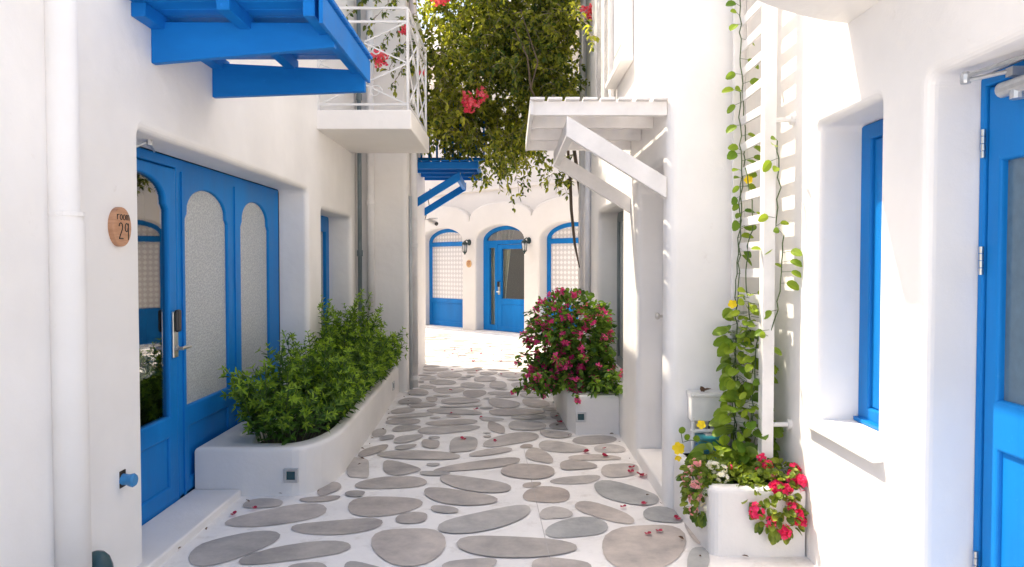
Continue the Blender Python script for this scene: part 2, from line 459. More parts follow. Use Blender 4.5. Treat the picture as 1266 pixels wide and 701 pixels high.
def bract_cluster(L, p, r, rnd, n=14):
    for _ in range(n):
        d = rv(rnd); q = p + d * r * rnd.uniform(.2, 1)
        floret(L, q, (d + rv(rnd) * .6), rnd.uniform(.016, .026), rnd.random(), 3, rnd)
STONES=[
(-1.133,4.413,-1.121,4.337,-1.145,4.273,-1.189,4.224,-1.248,4.185,-1.316,4.149,-1.402,4.116,-1.478,4.102,-1.544,4.102,-1.602,4.115,-1.644,4.136,-1.66,4.168,-1.66,4.207,-1.646,4.243,-1.613,4.284,-1.564,4.331,-1.498,4.387,-1.412,4.455,-1.341,4.495,-1.277,4.512,-1.219,4.507,-1.17,4.477),
(-1.28,3.984,-1.269,3.929,-1.277,3.871,-1.304,3.805,-1.338,3.742,-1.382,3.678,-1.435,3.613,-1.48,3.575,-1.527,3.561,-1.573,3.572,-1.613,3.608,-1.648,3.669,-1.667,3.738,-1.669,3.799,-1.657,3.854,-1.621,3.903,-1.572,3.951,-1.501,4.002,-1.444,4.032,-1.396,4.042,-1.353,4.039,-1.314,4.023),
(-0.858,3.83,-0.85,3.795,-0.862,3.759,-0.898,3.72,-0.962,3.688,-1.04,3.655,-1.139,3.621,-1.206,3.599,-1.262,3.585,-1.311,3.581,-1.35,3.586,-1.373,3.613,-1.378,3.65,-1.363,3.692,-1.327,3.735,-1.276,3.782,-1.205,3.828,-1.103,3.874,-1.021,3.893,-0.955,3.894,-0.91,3.882,-0.877,3.861),
(-0.746,4.165,-0.752,4.119,-0.774,4.078,-0.808,4.043,-0.858,4.013,-0.92,3.99,-1.009,3.977,-1.077,3.982,-1.133,3.994,-1.182,4.013,-1.22,4.038,-1.247,4.07,-1.253,4.107,-1.236,4.138,-1.189,4.162,-1.131,4.179,-1.064,4.197,-0.977,4.219,-0.911,4.236,-0.849,4.246,-0.796,4.237,-0.759,4.21),
(-0.56,4.531,-0.558,4.475,-0.58,4.422,-0.617,4.371,-0.664,4.326,-0.719,4.292,-0.79,4.268,-0.85,4.265,-0.904,4.279,-0.951,4.311,-0.985,4.363,-1.009,4.435,-1.018,4.512,-1.007,4.569,-0.979,4.613,-0.928,4.637,-0.865,4.641,-0.777,4.636,-0.712,4.629,-0.661,4.618,-0.619,4.602,-0.585,4.576),
(-0.586,4.969,-0.58,4.921,-0.592,4.884,-0.628,4.849,-0.684,4.827,-0.756,4.814,-0.846,4.804,-0.905,4.798,-0.959,4.798,-1.005,4.806,-1.039,4.826,-1.061,4.865,-1.062,4.915,-1.044,4.958,-1.011,5.001,-0.961,5.042,-0.898,5.074,-0.8,5.093,-0.729,5.088,-0.672,5.07,-0.631,5.043,-0.605,5.01),
(-0.662,5.256,-0.662,5.23,-0.674,5.207,-0.694,5.182,-0.724,5.154,-0.758,5.127,-0.807,5.109,-0.848,5.116,-0.889,5.151,-0.917,5.203,-0.941,5.267,-0.954,5.343,-0.967,5.419,-0.967,5.474,-0.952,5.509,-0.92,5.509,-0.869,5.474,-0.802,5.42,-0.756,5.38,-0.723,5.344,-0.692,5.313,-0.673,5.283),
(-1.042,5.263,-1.017,5.141,-1.01,5.091,-1.009,5.056,-1.017,5.037,-1.041,5.04,-1.106,5.065,-1.13,5.069,-1.147,5.082,-1.158,5.106,-1.176,5.149,-1.209,5.28,-1.239,5.422,-1.245,5.478,-1.245,5.521,-1.24,5.556,-1.224,5.587,-1.154,5.571,-1.121,5.545,-1.098,5.51,-1.082,5.461,-1.067,5.398),
(-1.152,4.87,-1.141,4.832,-1.141,4.796,-1.149,4.763,-1.162,4.735,-1.18,4.708,-1.197,4.676,-1.216,4.655,-1.235,4.65,-1.247,4.658,-1.261,4.681,-1.273,4.715,-1.281,4.755,-1.285,4.788,-1.284,4.828,-1.276,4.868,-1.262,4.91,-1.24,4.945,-1.218,4.953,-1.197,4.945,-1.184,4.93,-1.167,4.907),
(-1.1,4.627,-1.103,4.61,-1.113,4.591,-1.129,4.575,-1.148,4.557,-1.184,4.543,-1.231,4.532,-1.269,4.532,-1.3,4.537,-1.319,4.546,-1.335,4.556,-1.346,4.572,-1.35,4.587,-1.341,4.605,-1.322,4.617,-1.296,4.629,-1.257,4.636,-1.211,4.647,-1.174,4.655,-1.141,4.659,-1.118,4.655,-1.104,4.644),
(-1.435,4.522,-1.431,4.491,-1.438,4.466,-1.455,4.447,-1.477,4.435,-1.508,4.427,-1.55,4.42,-1.584,4.417,-1.617,4.419,-1.641,4.43,-1.66,4.449,-1.67,4.48,-1.674,4.511,-1.67,4.537,-1.66,4.561,-1.641,4.582,-1.612,4.597,-1.566,4.601,-1.528,4.596,-1.496,4.586,-1.471,4.572,-1.45,4.551),
(-0.354,3.856,-0.355,3.778,-0.366,3.711,-0.389,3.649,-0.426,3.595,-0.478,3.561,-0.545,3.559,-0.602,3.591,-0.648,3.64,-0.688,3.697,-0.722,3.761,-0.75,3.841,-0.765,3.925,-0.757,3.992,-0.727,4.037,-0.677,4.058,-0.617,4.068,-0.545,4.073,-0.485,4.071,-0.432,4.049,-0.392,4.003,-0.366,3.936),
(-0.5,4.264,-0.499,4.232,-0.504,4.205,-0.512,4.183,-0.532,4.165,-0.56,4.154,-0.595,4.15,-0.619,4.151,-0.64,4.158,-0.656,4.169,-0.671,4.182,-0.679,4.206,-0.684,4.239,-0.68,4.27,-0.669,4.3,-0.648,4.324,-0.62,4.339,-0.586,4.346,-0.559,4.342,-0.534,4.334,-0.514,4.316,-0.505,4.295),
(-0.901,3.51,-0.896,3.474,-0.898,3.447,-0.906,3.422,-0.921,3.401,-0.945,3.384,-0.982,3.376,-1.011,3.385,-1.036,3.404,-1.057,3.427,-1.075,3.455,-1.092,3.491,-1.104,3.528,-1.103,3.556,-1.091,3.576,-1.07,3.589,-1.042,3.598,-1.006,3.606,-0.976,3.606,-0.95,3.596,-0.928,3.575,-0.911,3.546),
(-0.59,3.432,-0.592,3.396,-0.6,3.37,-0.613,3.351,-0.63,3.337,-0.658,3.335,-0.703,3.355,-0.74,3.386,-0.771,3.421,-0.795,3.459,-0.813,3.495,-0.825,3.538,-0.831,3.577,-0.827,3.604,-0.812,3.618,-0.786,3.616,-0.75,3.602,-0.705,3.577,-0.669,3.558,-0.639,3.536,-0.614,3.507,-0.597,3.473),
(0.063,5.515,0.054,5.46,0.022,5.408,-0.033,5.355,-0.108,5.306,-0.194,5.272,-0.3,5.238,-0.383,5.218,-0.452,5.202,-0.514,5.193,-0.555,5.196,-0.569,5.221,-0.553,5.261,-0.514,5.306,-0.459,5.355,-0.393,5.401,-0.314,5.449,-0.202,5.507,-0.109,5.551,-0.032,5.576,0.023,5.578,0.054,5.558),
(-0.005,4.816,-0.011,4.774,-0.033,4.743,-0.067,4.722,-0.12,4.712,-0.19,4.718,-0.274,4.75,-0.338,4.792,-0.39,4.839,-0.436,4.891,-0.476,4.946,-0.499,5.017,-0.504,5.08,-0.482,5.111,-0.432,5.113,-0.368,5.093,-0.295,5.06,-0.207,5.019,-0.135,4.985,-0.079,4.947,-0.038,4.908,-0.012,4.864),
(-0.092,4.547,-0.109,4.517,-0.136,4.496,-0.169,4.48,-0.213,4.467,-0.274,4.462,-0.36,4.476,-0.432,4.508,-0.488,4.554,-0.529,4.608,-0.56,4.667,-0.577,4.73,-0.577,4.789,-0.556,4.821,-0.516,4.828,-0.457,4.812,-0.385,4.785,-0.296,4.746,-0.221,4.712,-0.159,4.672,-0.115,4.629,-0.092,4.59),
(-0.324,4.375,-0.325,4.351,-0.332,4.338,-0.348,4.329,-0.367,4.323,-0.39,4.322,-0.421,4.326,-0.445,4.335,-0.466,4.351,-0.481,4.369,-0.491,4.39,-0.497,4.412,-0.497,4.434,-0.493,4.45,-0.481,4.46,-0.461,4.462,-0.435,4.46,-0.402,4.452,-0.38,4.442,-0.36,4.432,-0.345,4.417,-0.331,4.398),
(0.113,4.383,0.099,4.315,0.072,4.251,0.027,4.186,-0.032,4.12,-0.104,4.061,-0.194,4.013,-0.26,3.995,-0.313,3.993,-0.36,4.003,-0.397,4.025,-0.42,4.071,-0.418,4.13,-0.389,4.187,-0.339,4.237,-0.278,4.282,-0.207,4.327,-0.115,4.387,-0.038,4.436,0.029,4.466,0.08,4.469,0.107,4.441),
(0.342,3.789,0.326,3.754,0.292,3.726,0.24,3.7,0.171,3.678,0.086,3.663,-0.02,3.66,-0.103,3.672,-0.173,3.697,-0.235,3.736,-0.279,3.787,-0.298,3.854,-0.282,3.914,-0.239,3.946,-0.176,3.958,-0.105,3.956,-0.021,3.949,0.094,3.933,0.188,3.916,0.264,3.891,0.315,3.859,0.34,3.826),
(0.307,5.196,0.299,5.138,0.277,5.087,0.245,5.046,0.199,5.019,0.145,5.01,0.08,5.023,0.025,5.046,-0.022,5.075,-0.059,5.115,-0.078,5.166,-0.08,5.227,-0.069,5.29,-0.043,5.333,-0.013,5.366,0.03,5.39,0.085,5.398,0.159,5.389,0.22,5.372,0.262,5.345,0.292,5.305,0.305,5.258),
(0.63,5.341,0.624,5.313,0.605,5.29,0.574,5.274,0.543,5.262,0.506,5.253,0.457,5.239,0.413,5.233,0.387,5.239,0.364,5.26,0.356,5.294,0.355,5.341,0.359,5.397,0.372,5.445,0.401,5.481,0.436,5.502,0.477,5.502,0.525,5.481,0.565,5.455,0.587,5.427,0.613,5.398,0.626,5.369),
(0.199,4.919,0.195,4.899,0.186,4.882,0.173,4.866,0.161,4.853,0.143,4.838,0.119,4.828,0.101,4.827,0.085,4.832,0.075,4.846,0.071,4.861,0.071,4.881,0.074,4.898,0.079,4.911,0.089,4.926,0.104,4.936,0.122,4.945,0.147,4.954,0.164,4.959,0.18,4.957,0.191,4.95,0.198,4.937),
(0.62,5.058,0.603,5.015,0.576,4.976,0.544,4.944,0.507,4.922,0.459,4.909,0.398,4.903,0.353,4.906,0.316,4.912,0.292,4.919,0.27,4.934,0.26,4.955,0.263,4.982,0.283,5.013,0.317,5.042,0.36,5.067,0.411,5.085,0.472,5.101,0.521,5.114,0.567,5.12,0.599,5.117,0.62,5.097),
(0.375,4.676,0.369,4.624,0.356,4.581,0.328,4.545,0.292,4.525,0.248,4.518,0.191,4.526,0.145,4.537,0.111,4.554,0.085,4.577,0.071,4.612,0.069,4.664,0.081,4.719,0.097,4.766,0.123,4.804,0.157,4.838,0.202,4.857,0.265,4.853,0.313,4.833,0.347,4.803,0.366,4.768,0.374,4.727),
(0.714,4.205,0.706,4.173,0.69,4.153,0.659,4.149,0.621,4.162,0.575,4.191,0.514,4.244,0.469,4.292,0.426,4.339,0.401,4.386,0.387,4.435,0.39,4.484,0.406,4.522,0.425,4.544,0.456,4.553,0.494,4.543,0.544,4.506,0.611,4.434,0.656,4.373,0.688,4.323,0.703,4.279,0.713,4.243),
(0.364,4.318,0.358,4.288,0.347,4.267,0.327,4.253,0.301,4.244,0.277,4.238,0.241,4.233,0.216,4.227,0.19,4.226,0.176,4.237,0.164,4.264,0.164,4.311,0.174,4.357,0.185,4.39,0.204,4.418,0.229,4.438,0.254,4.449,0.293,4.441,0.318,4.422,0.34,4.399,0.35,4.374,0.361,4.349),
(0.546,4.097,0.531,4.045,0.506,4.009,0.473,3.985,0.433,3.967,0.387,3.956,0.325,3.94,0.278,3.932,0.235,3.934,0.203,3.956,0.186,3.993,0.187,4.045,0.204,4.097,0.231,4.141,0.261,4.176,0.298,4.211,0.348,4.245,0.419,4.266,0.472,4.262,0.508,4.235,0.534,4.196,0.547,4.151),
(0.939,3.884,0.898,3.767,0.853,3.676,0.799,3.601,0.739,3.542,0.671,3.505,0.594,3.502,0.538,3.534,0.501,3.584,0.479,3.645,0.472,3.712,0.475,3.794,0.489,3.887,0.513,3.968,0.56,4.04,0.622,4.092,0.703,4.116,0.799,4.13,0.867,4.13,0.916,4.111,0.947,4.069,0.957,3.997),
(0.923,5.255,0.905,5.182,0.883,5.143,0.857,5.115,0.825,5.093,0.787,5.071,0.721,5.054,0.683,5.06,0.655,5.082,0.64,5.12,0.637,5.169,0.646,5.241,0.662,5.308,0.679,5.345,0.699,5.373,0.729,5.392,0.769,5.402,0.841,5.417,0.88,5.417,0.907,5.401,0.923,5.373,0.93,5.33),
(0.935,4.579,0.917,4.526,0.884,4.492,0.847,4.472,0.801,4.469,0.747,4.486,0.677,4.53,0.626,4.579,0.59,4.632,0.566,4.689,0.554,4.746,0.551,4.822,0.558,4.898,0.583,4.958,0.624,4.991,0.679,4.985,0.742,4.939,0.812,4.861,0.858,4.798,0.893,4.744,0.924,4.692,0.937,4.639),
(1.011,4.248,0.998,4.202,0.979,4.175,0.952,4.164,0.925,4.164,0.893,4.171,0.854,4.182,0.822,4.194,0.801,4.209,0.785,4.233,0.779,4.266,0.783,4.308,0.794,4.356,0.813,4.391,0.836,4.424,0.869,4.445,0.908,4.45,0.949,4.431,0.976,4.401,0.991,4.368,1.006,4.333,1.013,4.295),
(0.392,3.531,0.379,3.489,0.355,3.458,0.325,3.435,0.294,3.42,0.258,3.415,0.208,3.421,0.165,3.436,0.133,3.459,0.109,3.488,0.099,3.522,0.097,3.563,0.102,3.606,0.118,3.638,0.145,3.66,0.18,3.668,0.221,3.664,0.274,3.649,0.316,3.638,0.349,3.624,0.378,3.605,0.392,3.575),
(-0.075,3.619,-0.08,3.589,-0.095,3.562,-0.117,3.536,-0.145,3.513,-0.183,3.493,-0.233,3.481,-0.268,3.483,-0.296,3.491,-0.316,3.505,-0.332,3.52,-0.344,3.543,-0.348,3.57,-0.338,3.594,-0.316,3.616,-0.282,3.631,-0.24,3.642,-0.191,3.65,-0.155,3.658,-0.125,3.662,-0.099,3.658,-0.081,3.645),
(1.013,3.879,1.006,3.852,0.999,3.841,0.993,3.847,0.986,3.867,0.982,3.899,0.979,3.947,0.979,3.996,0.98,4.041,0.982,4.084,0.987,4.124,0.995,4.159,1.002,4.183,1.008,4.19,1.014,4.184,1.019,4.159,1.022,4.116,1.024,4.058,1.025,4.015,1.024,3.978,1.023,3.945,1.02,3.914),
(1.003,3.661,0.985,3.599,0.965,3.547,0.943,3.503,0.923,3.469,0.902,3.447,0.879,3.437,0.863,3.44,0.853,3.455,0.851,3.484,0.857,3.526,0.871,3.58,0.886,3.638,0.903,3.689,0.922,3.737,0.944,3.776,0.967,3.799,0.991,3.803,1.006,3.794,1.015,3.777,1.018,3.753,1.015,3.716),
(-1.014,5.936,-1.013,5.883,-1.022,5.83,-1.033,5.781,-1.051,5.737,-1.077,5.694,-1.11,5.646,-1.141,5.614,-1.164,5.596,-1.185,5.598,-1.197,5.616,-1.204,5.653,-1.21,5.697,-1.207,5.741,-1.198,5.789,-1.185,5.838,-1.157,5.884,-1.121,5.931,-1.089,5.96,-1.064,5.979,-1.04,5.986,-1.026,5.975),
(-0.4,5.605,-0.413,5.564,-0.443,5.536,-0.492,5.519,-0.562,5.512,-0.65,5.517,-0.766,5.528,-0.854,5.542,-0.92,5.559,-0.975,5.581,-1.022,5.611,-1.054,5.657,-1.062,5.705,-1.033,5.741,-0.975,5.772,-0.895,5.789,-0.804,5.793,-0.689,5.781,-0.594,5.761,-0.516,5.732,-0.452,5.695,-0.414,5.656),
(0.002,5.826,-0.004,5.791,-0.023,5.759,-0.054,5.728,-0.093,5.699,-0.138,5.67,-0.195,5.638,-0.241,5.618,-0.283,5.611,-0.316,5.619,-0.334,5.641,-0.336,5.674,-0.325,5.709,-0.306,5.739,-0.28,5.768,-0.247,5.797,-0.202,5.83,-0.14,5.867,-0.091,5.886,-0.053,5.888,-0.024,5.878,-0.007,5.858),
(-0.538,5.391,-0.54,5.376,-0.546,5.363,-0.553,5.353,-0.563,5.346,-0.576,5.34,-0.592,5.339,-0.607,5.342,-0.617,5.347,-0.626,5.353,-0.632,5.362,-0.637,5.375,-0.637,5.388,-0.634,5.401,-0.625,5.412,-0.614,5.417,-0.6,5.419,-0.584,5.419,-0.57,5.418,-0.559,5.417,-0.549,5.413,-0.541,5.404),
(-0.285,6.017,-0.286,5.895,-0.296,5.839,-0.312,5.804,-0.329,5.78,-0.357,5.761,-0.421,5.742,-0.453,5.726,-0.477,5.728,-0.491,5.756,-0.501,5.809,-0.512,5.921,-0.518,6.04,-0.516,6.108,-0.506,6.168,-0.488,6.217,-0.457,6.252,-0.387,6.261,-0.353,6.248,-0.327,6.228,-0.309,6.196,-0.294,6.14),
(-0.599,6.006,-0.597,5.949,-0.599,5.914,-0.606,5.884,-0.617,5.861,-0.639,5.853,-0.68,5.868,-0.704,5.886,-0.719,5.908,-0.731,5.934,-0.741,5.964,-0.752,6.017,-0.759,6.076,-0.759,6.116,-0.751,6.145,-0.735,6.16,-0.711,6.16,-0.671,6.145,-0.647,6.133,-0.628,6.119,-0.615,6.097,-0.607,6.062),
(-0.785,5.962,-0.786,5.931,-0.793,5.902,-0.808,5.876,-0.824,5.853,-0.843,5.835,-0.872,5.818,-0.896,5.812,-0.916,5.816,-0.932,5.826,-0.944,5.842,-0.951,5.867,-0.952,5.894,-0.948,5.919,-0.935,5.939,-0.917,5.954,-0.895,5.967,-0.865,5.979,-0.842,5.99,-0.824,5.995,-0.807,5.995,-0.792,5.986),
(-0.773,6.295,-0.771,6.26,-0.778,6.221,-0.795,6.173,-0.819,6.123,-0.848,6.082,-0.884,6.045,-0.914,6.027,-0.941,6.019,-0.966,6.023,-0.985,6.049,-0.999,6.102,-1,6.163,-0.991,6.212,-0.974,6.25,-0.951,6.278,-0.92,6.298,-0.879,6.316,-0.845,6.328,-0.818,6.332,-0.797,6.33,-0.782,6.318),
(-1.016,6.26,-1.011,6.23,-1.012,6.204,-1.02,6.183,-1.034,6.164,-1.05,6.148,-1.07,6.131,-1.085,6.122,-1.1,6.12,-1.113,6.126,-1.124,6.143,-1.131,6.17,-1.134,6.2,-1.131,6.225,-1.124,6.25,-1.113,6.275,-1.099,6.298,-1.078,6.319,-1.061,6.324,-1.046,6.317,-1.035,6.305,-1.024,6.286),
(-1.121,6.467,-1.114,6.411,-1.113,6.363,-1.117,6.323,-1.125,6.289,-1.139,6.266,-1.16,6.25,-1.176,6.244,-1.191,6.25,-1.202,6.266,-1.213,6.29,-1.225,6.33,-1.235,6.381,-1.24,6.435,-1.238,6.488,-1.23,6.533,-1.215,6.561,-1.194,6.574,-1.176,6.573,-1.159,6.564,-1.145,6.547,-1.132,6.517),
(-0.62,6.226,-0.62,6.211,-0.622,6.199,-0.63,6.19,-0.64,6.185,-0.655,6.184,-0.674,6.185,-0.689,6.186,-0.7,6.19,-0.71,6.198,-0.717,6.209,-0.72,6.225,-0.719,6.242,-0.715,6.255,-0.707,6.266,-0.698,6.276,-0.685,6.284,-0.665,6.286,-0.648,6.28,-0.636,6.27,-0.628,6.256,-0.622,6.242),
(-0.289,6.635,-0.298,6.587,-0.331,6.539,-0.38,6.491,-0.44,6.445,-0.512,6.405,-0.607,6.368,-0.69,6.353,-0.761,6.358,-0.812,6.385,-0.839,6.431,-0.847,6.495,-0.835,6.557,-0.812,6.604,-0.774,6.643,-0.718,6.673,-0.641,6.693,-0.534,6.705,-0.45,6.711,-0.384,6.708,-0.336,6.697,-0.303,6.675),
(-0.836,6.653,-0.831,6.621,-0.836,6.586,-0.854,6.551,-0.881,6.517,-0.919,6.49,-0.963,6.467,-0.996,6.452,-1.025,6.446,-1.048,6.453,-1.067,6.475,-1.079,6.519,-1.082,6.57,-1.075,6.615,-1.061,6.659,-1.038,6.693,-1.002,6.719,-0.951,6.731,-0.912,6.726,-0.881,6.716,-0.863,6.7,-0.847,6.681),
(-0.868,6.876,-0.871,6.829,-0.885,6.798,-0.905,6.773,-0.94,6.756,-0.983,6.75,-1.04,6.747,-1.083,6.747,-1.119,6.752,-1.153,6.766,-1.177,6.791,-1.195,6.834,-1.196,6.882,-1.179,6.926,-1.156,6.961,-1.119,6.987,-1.08,7.008,-1.023,7.015,-0.973,7.009,-0.929,6.989,-0.894,6.96,-0.876,6.922),
(-0.326,6.872,-0.33,6.833,-0.347,6.802,-0.383,6.774,-0.438,6.75,-0.509,6.73,-0.6,6.711,-0.671,6.705,-0.729,6.711,-0.774,6.727,-0.805,6.755,-0.815,6.794,-0.804,6.832,-0.776,6.862,-0.739,6.89,-0.689,6.917,-0.622,6.945,-0.527,6.972,-0.448,6.979,-0.388,6.965,-0.352,6.939,-0.332,6.908),
(-0.076,6.958,-0.08,6.94,-0.09,6.92,-0.108,6.905,-0.131,6.89,-0.166,6.88,-0.216,6.882,-0.249,6.894,-0.276,6.917,-0.297,6.944,-0.313,6.978,-0.321,7.02,-0.316,7.056,-0.302,7.076,-0.279,7.085,-0.254,7.083,-0.222,7.073,-0.169,7.054,-0.133,7.038,-0.106,7.02,-0.085,6.996,-0.076,6.978),
(-0.063,6.528,-0.062,6.457,-0.064,6.415,-0.076,6.388,-0.094,6.379,-0.116,6.392,-0.162,6.443,-0.18,6.48,-0.199,6.515,-0.212,6.554,-0.222,6.607,-0.226,6.7,-0.226,6.791,-0.223,6.838,-0.214,6.865,-0.197,6.871,-0.172,6.844,-0.121,6.763,-0.101,6.718,-0.086,6.679,-0.076,6.641,-0.068,6.598),
(0.233,6.304,0.233,6.235,0.21,6.171,0.166,6.112,0.106,6.06,0.035,6.013,-0.048,5.959,-0.111,5.921,-0.162,5.901,-0.204,5.903,-0.231,5.93,-0.241,5.987,-0.234,6.056,-0.212,6.124,-0.177,6.195,-0.125,6.272,-0.055,6.349,0.038,6.418,0.108,6.438,0.156,6.427,0.193,6.401,0.218,6.362),
(-0.184,6.399,-0.183,6.39,-0.186,6.383,-0.192,6.376,-0.201,6.372,-0.212,6.372,-0.225,6.374,-0.236,6.378,-0.244,6.382,-0.251,6.387,-0.255,6.395,-0.257,6.403,-0.256,6.412,-0.252,6.418,-0.246,6.422,-0.238,6.425,-0.227,6.425,-0.214,6.424,-0.203,6.42,-0.196,6.417,-0.19,6.413,-0.186,6.408),
(-0.181,6.272,-0.181,6.26,-0.183,6.249,-0.188,6.239,-0.195,6.232,-0.206,6.229,-0.219,6.232,-0.228,6.236,-0.235,6.242,-0.241,6.248,-0.246,6.256,-0.249,6.267,-0.249,6.281,-0.245,6.291,-0.239,6.299,-0.232,6.303,-0.221,6.305,-0.209,6.304,-0.198,6.302,-0.191,6.299,-0.185,6.293,-0.182,6.284),
(-0.778,7.205,-0.783,7.168,-0.801,7.135,-0.835,7.106,-0.883,7.08,-0.945,7.059,-1.022,7.034,-1.077,7.021,-1.126,7.018,-1.164,7.018,-1.195,7.027,-1.216,7.046,-1.215,7.072,-1.191,7.101,-1.151,7.132,-1.102,7.167,-1.045,7.199,-0.97,7.241,-0.911,7.264,-0.857,7.272,-0.813,7.265,-0.79,7.242),
(-0.692,7.034,-0.691,7.019,-0.694,7.005,-0.702,6.993,-0.714,6.985,-0.729,6.981,-0.75,6.982,-0.767,6.987,-0.781,6.997,-0.792,7.007,-0.799,7.021,-0.801,7.036,-0.8,7.051,-0.795,7.061,-0.787,7.069,-0.777,7.075,-0.761,7.077,-0.739,7.077,-0.722,7.075,-0.71,7.068,-0.702,7.06,-0.696,7.048),
(-0.501,7.101,-0.498,7.08,-0.504,7.063,-0.515,7.05,-0.534,7.044,-0.555,7.045,-0.581,7.052,-0.602,7.06,-0.619,7.069,-0.633,7.079,-0.643,7.093,-0.648,7.112,-0.646,7.133,-0.64,7.149,-0.629,7.162,-0.613,7.169,-0.592,7.17,-0.564,7.164,-0.543,7.155,-0.527,7.144,-0.516,7.133,-0.507,7.119),
(-0.3,7.248,-0.3,7.204,-0.328,7.177,-0.377,7.166,-0.446,7.173,-0.526,7.188,-0.631,7.214,-0.716,7.237,-0.783,7.263,-0.832,7.295,-0.858,7.334,-0.87,7.378,-0.867,7.421,-0.849,7.458,-0.812,7.487,-0.749,7.503,-0.661,7.498,-0.545,7.465,-0.462,7.422,-0.402,7.381,-0.357,7.339,-0.321,7.297),
(-0.996,7.424,-0.991,7.385,-0.995,7.348,-1.01,7.317,-1.035,7.289,-1.072,7.264,-1.114,7.239,-1.145,7.229,-1.176,7.23,-1.198,7.246,-1.217,7.272,-1.227,7.31,-1.228,7.353,-1.22,7.385,-1.205,7.42,-1.186,7.455,-1.153,7.49,-1.108,7.522,-1.072,7.528,-1.041,7.517,-1.022,7.492,-1.007,7.463),
(-0.801,7.693,-0.8,7.65,-0.81,7.617,-0.834,7.592,-0.864,7.573,-0.906,7.557,-0.957,7.535,-0.997,7.523,-1.028,7.526,-1.053,7.541,-1.07,7.566,-1.078,7.603,-1.081,7.641,-1.078,7.679,-1.061,7.718,-1.03,7.752,-0.989,7.782,-0.934,7.799,-0.894,7.794,-0.861,7.779,-0.834,7.759,-0.811,7.731),
(-0.985,7.923,-0.98,7.866,-0.989,7.822,-1.008,7.788,-1.033,7.766,-1.068,7.748,-1.108,7.729,-1.138,7.714,-1.17,7.706,-1.195,7.717,-1.218,7.753,-1.232,7.821,-1.235,7.892,-1.226,7.951,-1.21,8.002,-1.191,8.045,-1.161,8.078,-1.116,8.093,-1.078,8.082,-1.042,8.055,-1.018,8.018,-0.998,7.976),
(-0.314,7.651,-0.329,7.626,-0.354,7.605,-0.387,7.584,-0.43,7.566,-0.491,7.55,-0.572,7.538,-0.636,7.534,-0.685,7.535,-0.722,7.54,-0.746,7.552,-0.758,7.57,-0.751,7.594,-0.728,7.615,-0.688,7.636,-0.639,7.652,-0.578,7.665,-0.5,7.676,-0.434,7.685,-0.377,7.689,-0.334,7.686,-0.314,7.673),
(-0.199,7.523,-0.2,7.505,-0.206,7.491,-0.216,7.478,-0.231,7.467,-0.252,7.458,-0.276,7.451,-0.294,7.452,-0.308,7.458,-0.32,7.466,-0.329,7.478,-0.335,7.495,-0.335,7.513,-0.329,7.528,-0.316,7.539,-0.299,7.549,-0.279,7.556,-0.256,7.564,-0.236,7.567,-0.22,7.564,-0.208,7.554,-0.201,7.541),
(-0.821,7.994,-0.819,7.948,-0.82,7.909,-0.825,7.873,-0.836,7.845,-0.854,7.834,-0.881,7.847,-0.901,7.872,-0.917,7.901,-0.931,7.932,-0.942,7.967,-0.951,8.013,-0.956,8.061,-0.954,8.098,-0.945,8.122,-0.931,8.133,-0.911,8.132,-0.885,8.123,-0.865,8.114,-0.849,8.099,-0.835,8.073,-0.827,8.039),
(-0.348,7.919,-0.354,7.872,-0.373,7.836,-0.406,7.804,-0.451,7.775,-0.508,7.748,-0.58,7.723,-0.636,7.715,-0.685,7.726,-0.729,7.756,-0.761,7.809,-0.776,7.886,-0.769,7.958,-0.743,8.005,-0.704,8.036,-0.66,8.059,-0.606,8.08,-0.529,8.091,-0.466,8.083,-0.412,8.054,-0.374,8.013,-0.354,7.969),
(-0.97,8.414,-0.962,8.346,-0.965,8.292,-0.98,8.252,-1.008,8.234,-1.044,8.236,-1.089,8.245,-1.121,8.253,-1.149,8.265,-1.174,8.285,-1.195,8.323,-1.21,8.386,-1.215,8.458,-1.209,8.518,-1.195,8.571,-1.172,8.614,-1.14,8.641,-1.093,8.641,-1.056,8.615,-1.025,8.576,-1.001,8.53,-0.983,8.479),
(-0.56,8.631,-0.563,8.557,-0.579,8.501,-0.606,8.451,-0.643,8.408,-0.693,8.376,-0.759,8.361,-0.808,8.375,-0.848,8.406,-0.882,8.447,-0.911,8.499,-0.935,8.571,-0.941,8.646,-0.929,8.7,-0.893,8.735,-0.848,8.755,-0.795,8.77,-0.729,8.788,-0.679,8.796,-0.633,8.787,-0.598,8.755,-0.572,8.703),
(-0.296,8.429,-0.299,8.346,-0.313,8.276,-0.332,8.214,-0.359,8.157,-0.396,8.113,-0.447,8.097,-0.488,8.116,-0.52,8.158,-0.542,8.213,-0.556,8.274,-0.565,8.348,-0.57,8.426,-0.564,8.491,-0.547,8.545,-0.516,8.578,-0.473,8.591,-0.419,8.598,-0.38,8.598,-0.348,8.585,-0.322,8.556,-0.305,8.506),
(-0.695,8.207,-0.696,8.181,-0.704,8.161,-0.721,8.145,-0.741,8.135,-0.768,8.132,-0.803,8.136,-0.832,8.145,-0.858,8.157,-0.879,8.173,-0.89,8.193,-0.892,8.219,-0.887,8.242,-0.877,8.259,-0.863,8.272,-0.845,8.281,-0.818,8.284,-0.781,8.28,-0.751,8.272,-0.728,8.262,-0.711,8.249,-0.7,8.23),
(-0.919,8.793,-0.918,8.752,-0.924,8.721,-0.939,8.699,-0.959,8.689,-0.992,8.696,-1.029,8.711,-1.055,8.728,-1.08,8.745,-1.102,8.764,-1.116,8.791,-1.13,8.834,-1.135,8.878,-1.127,8.914,-1.108,8.941,-1.087,8.957,-1.056,8.958,-1.02,8.944,-0.991,8.926,-0.962,8.902,-0.941,8.871,-0.927,8.834),
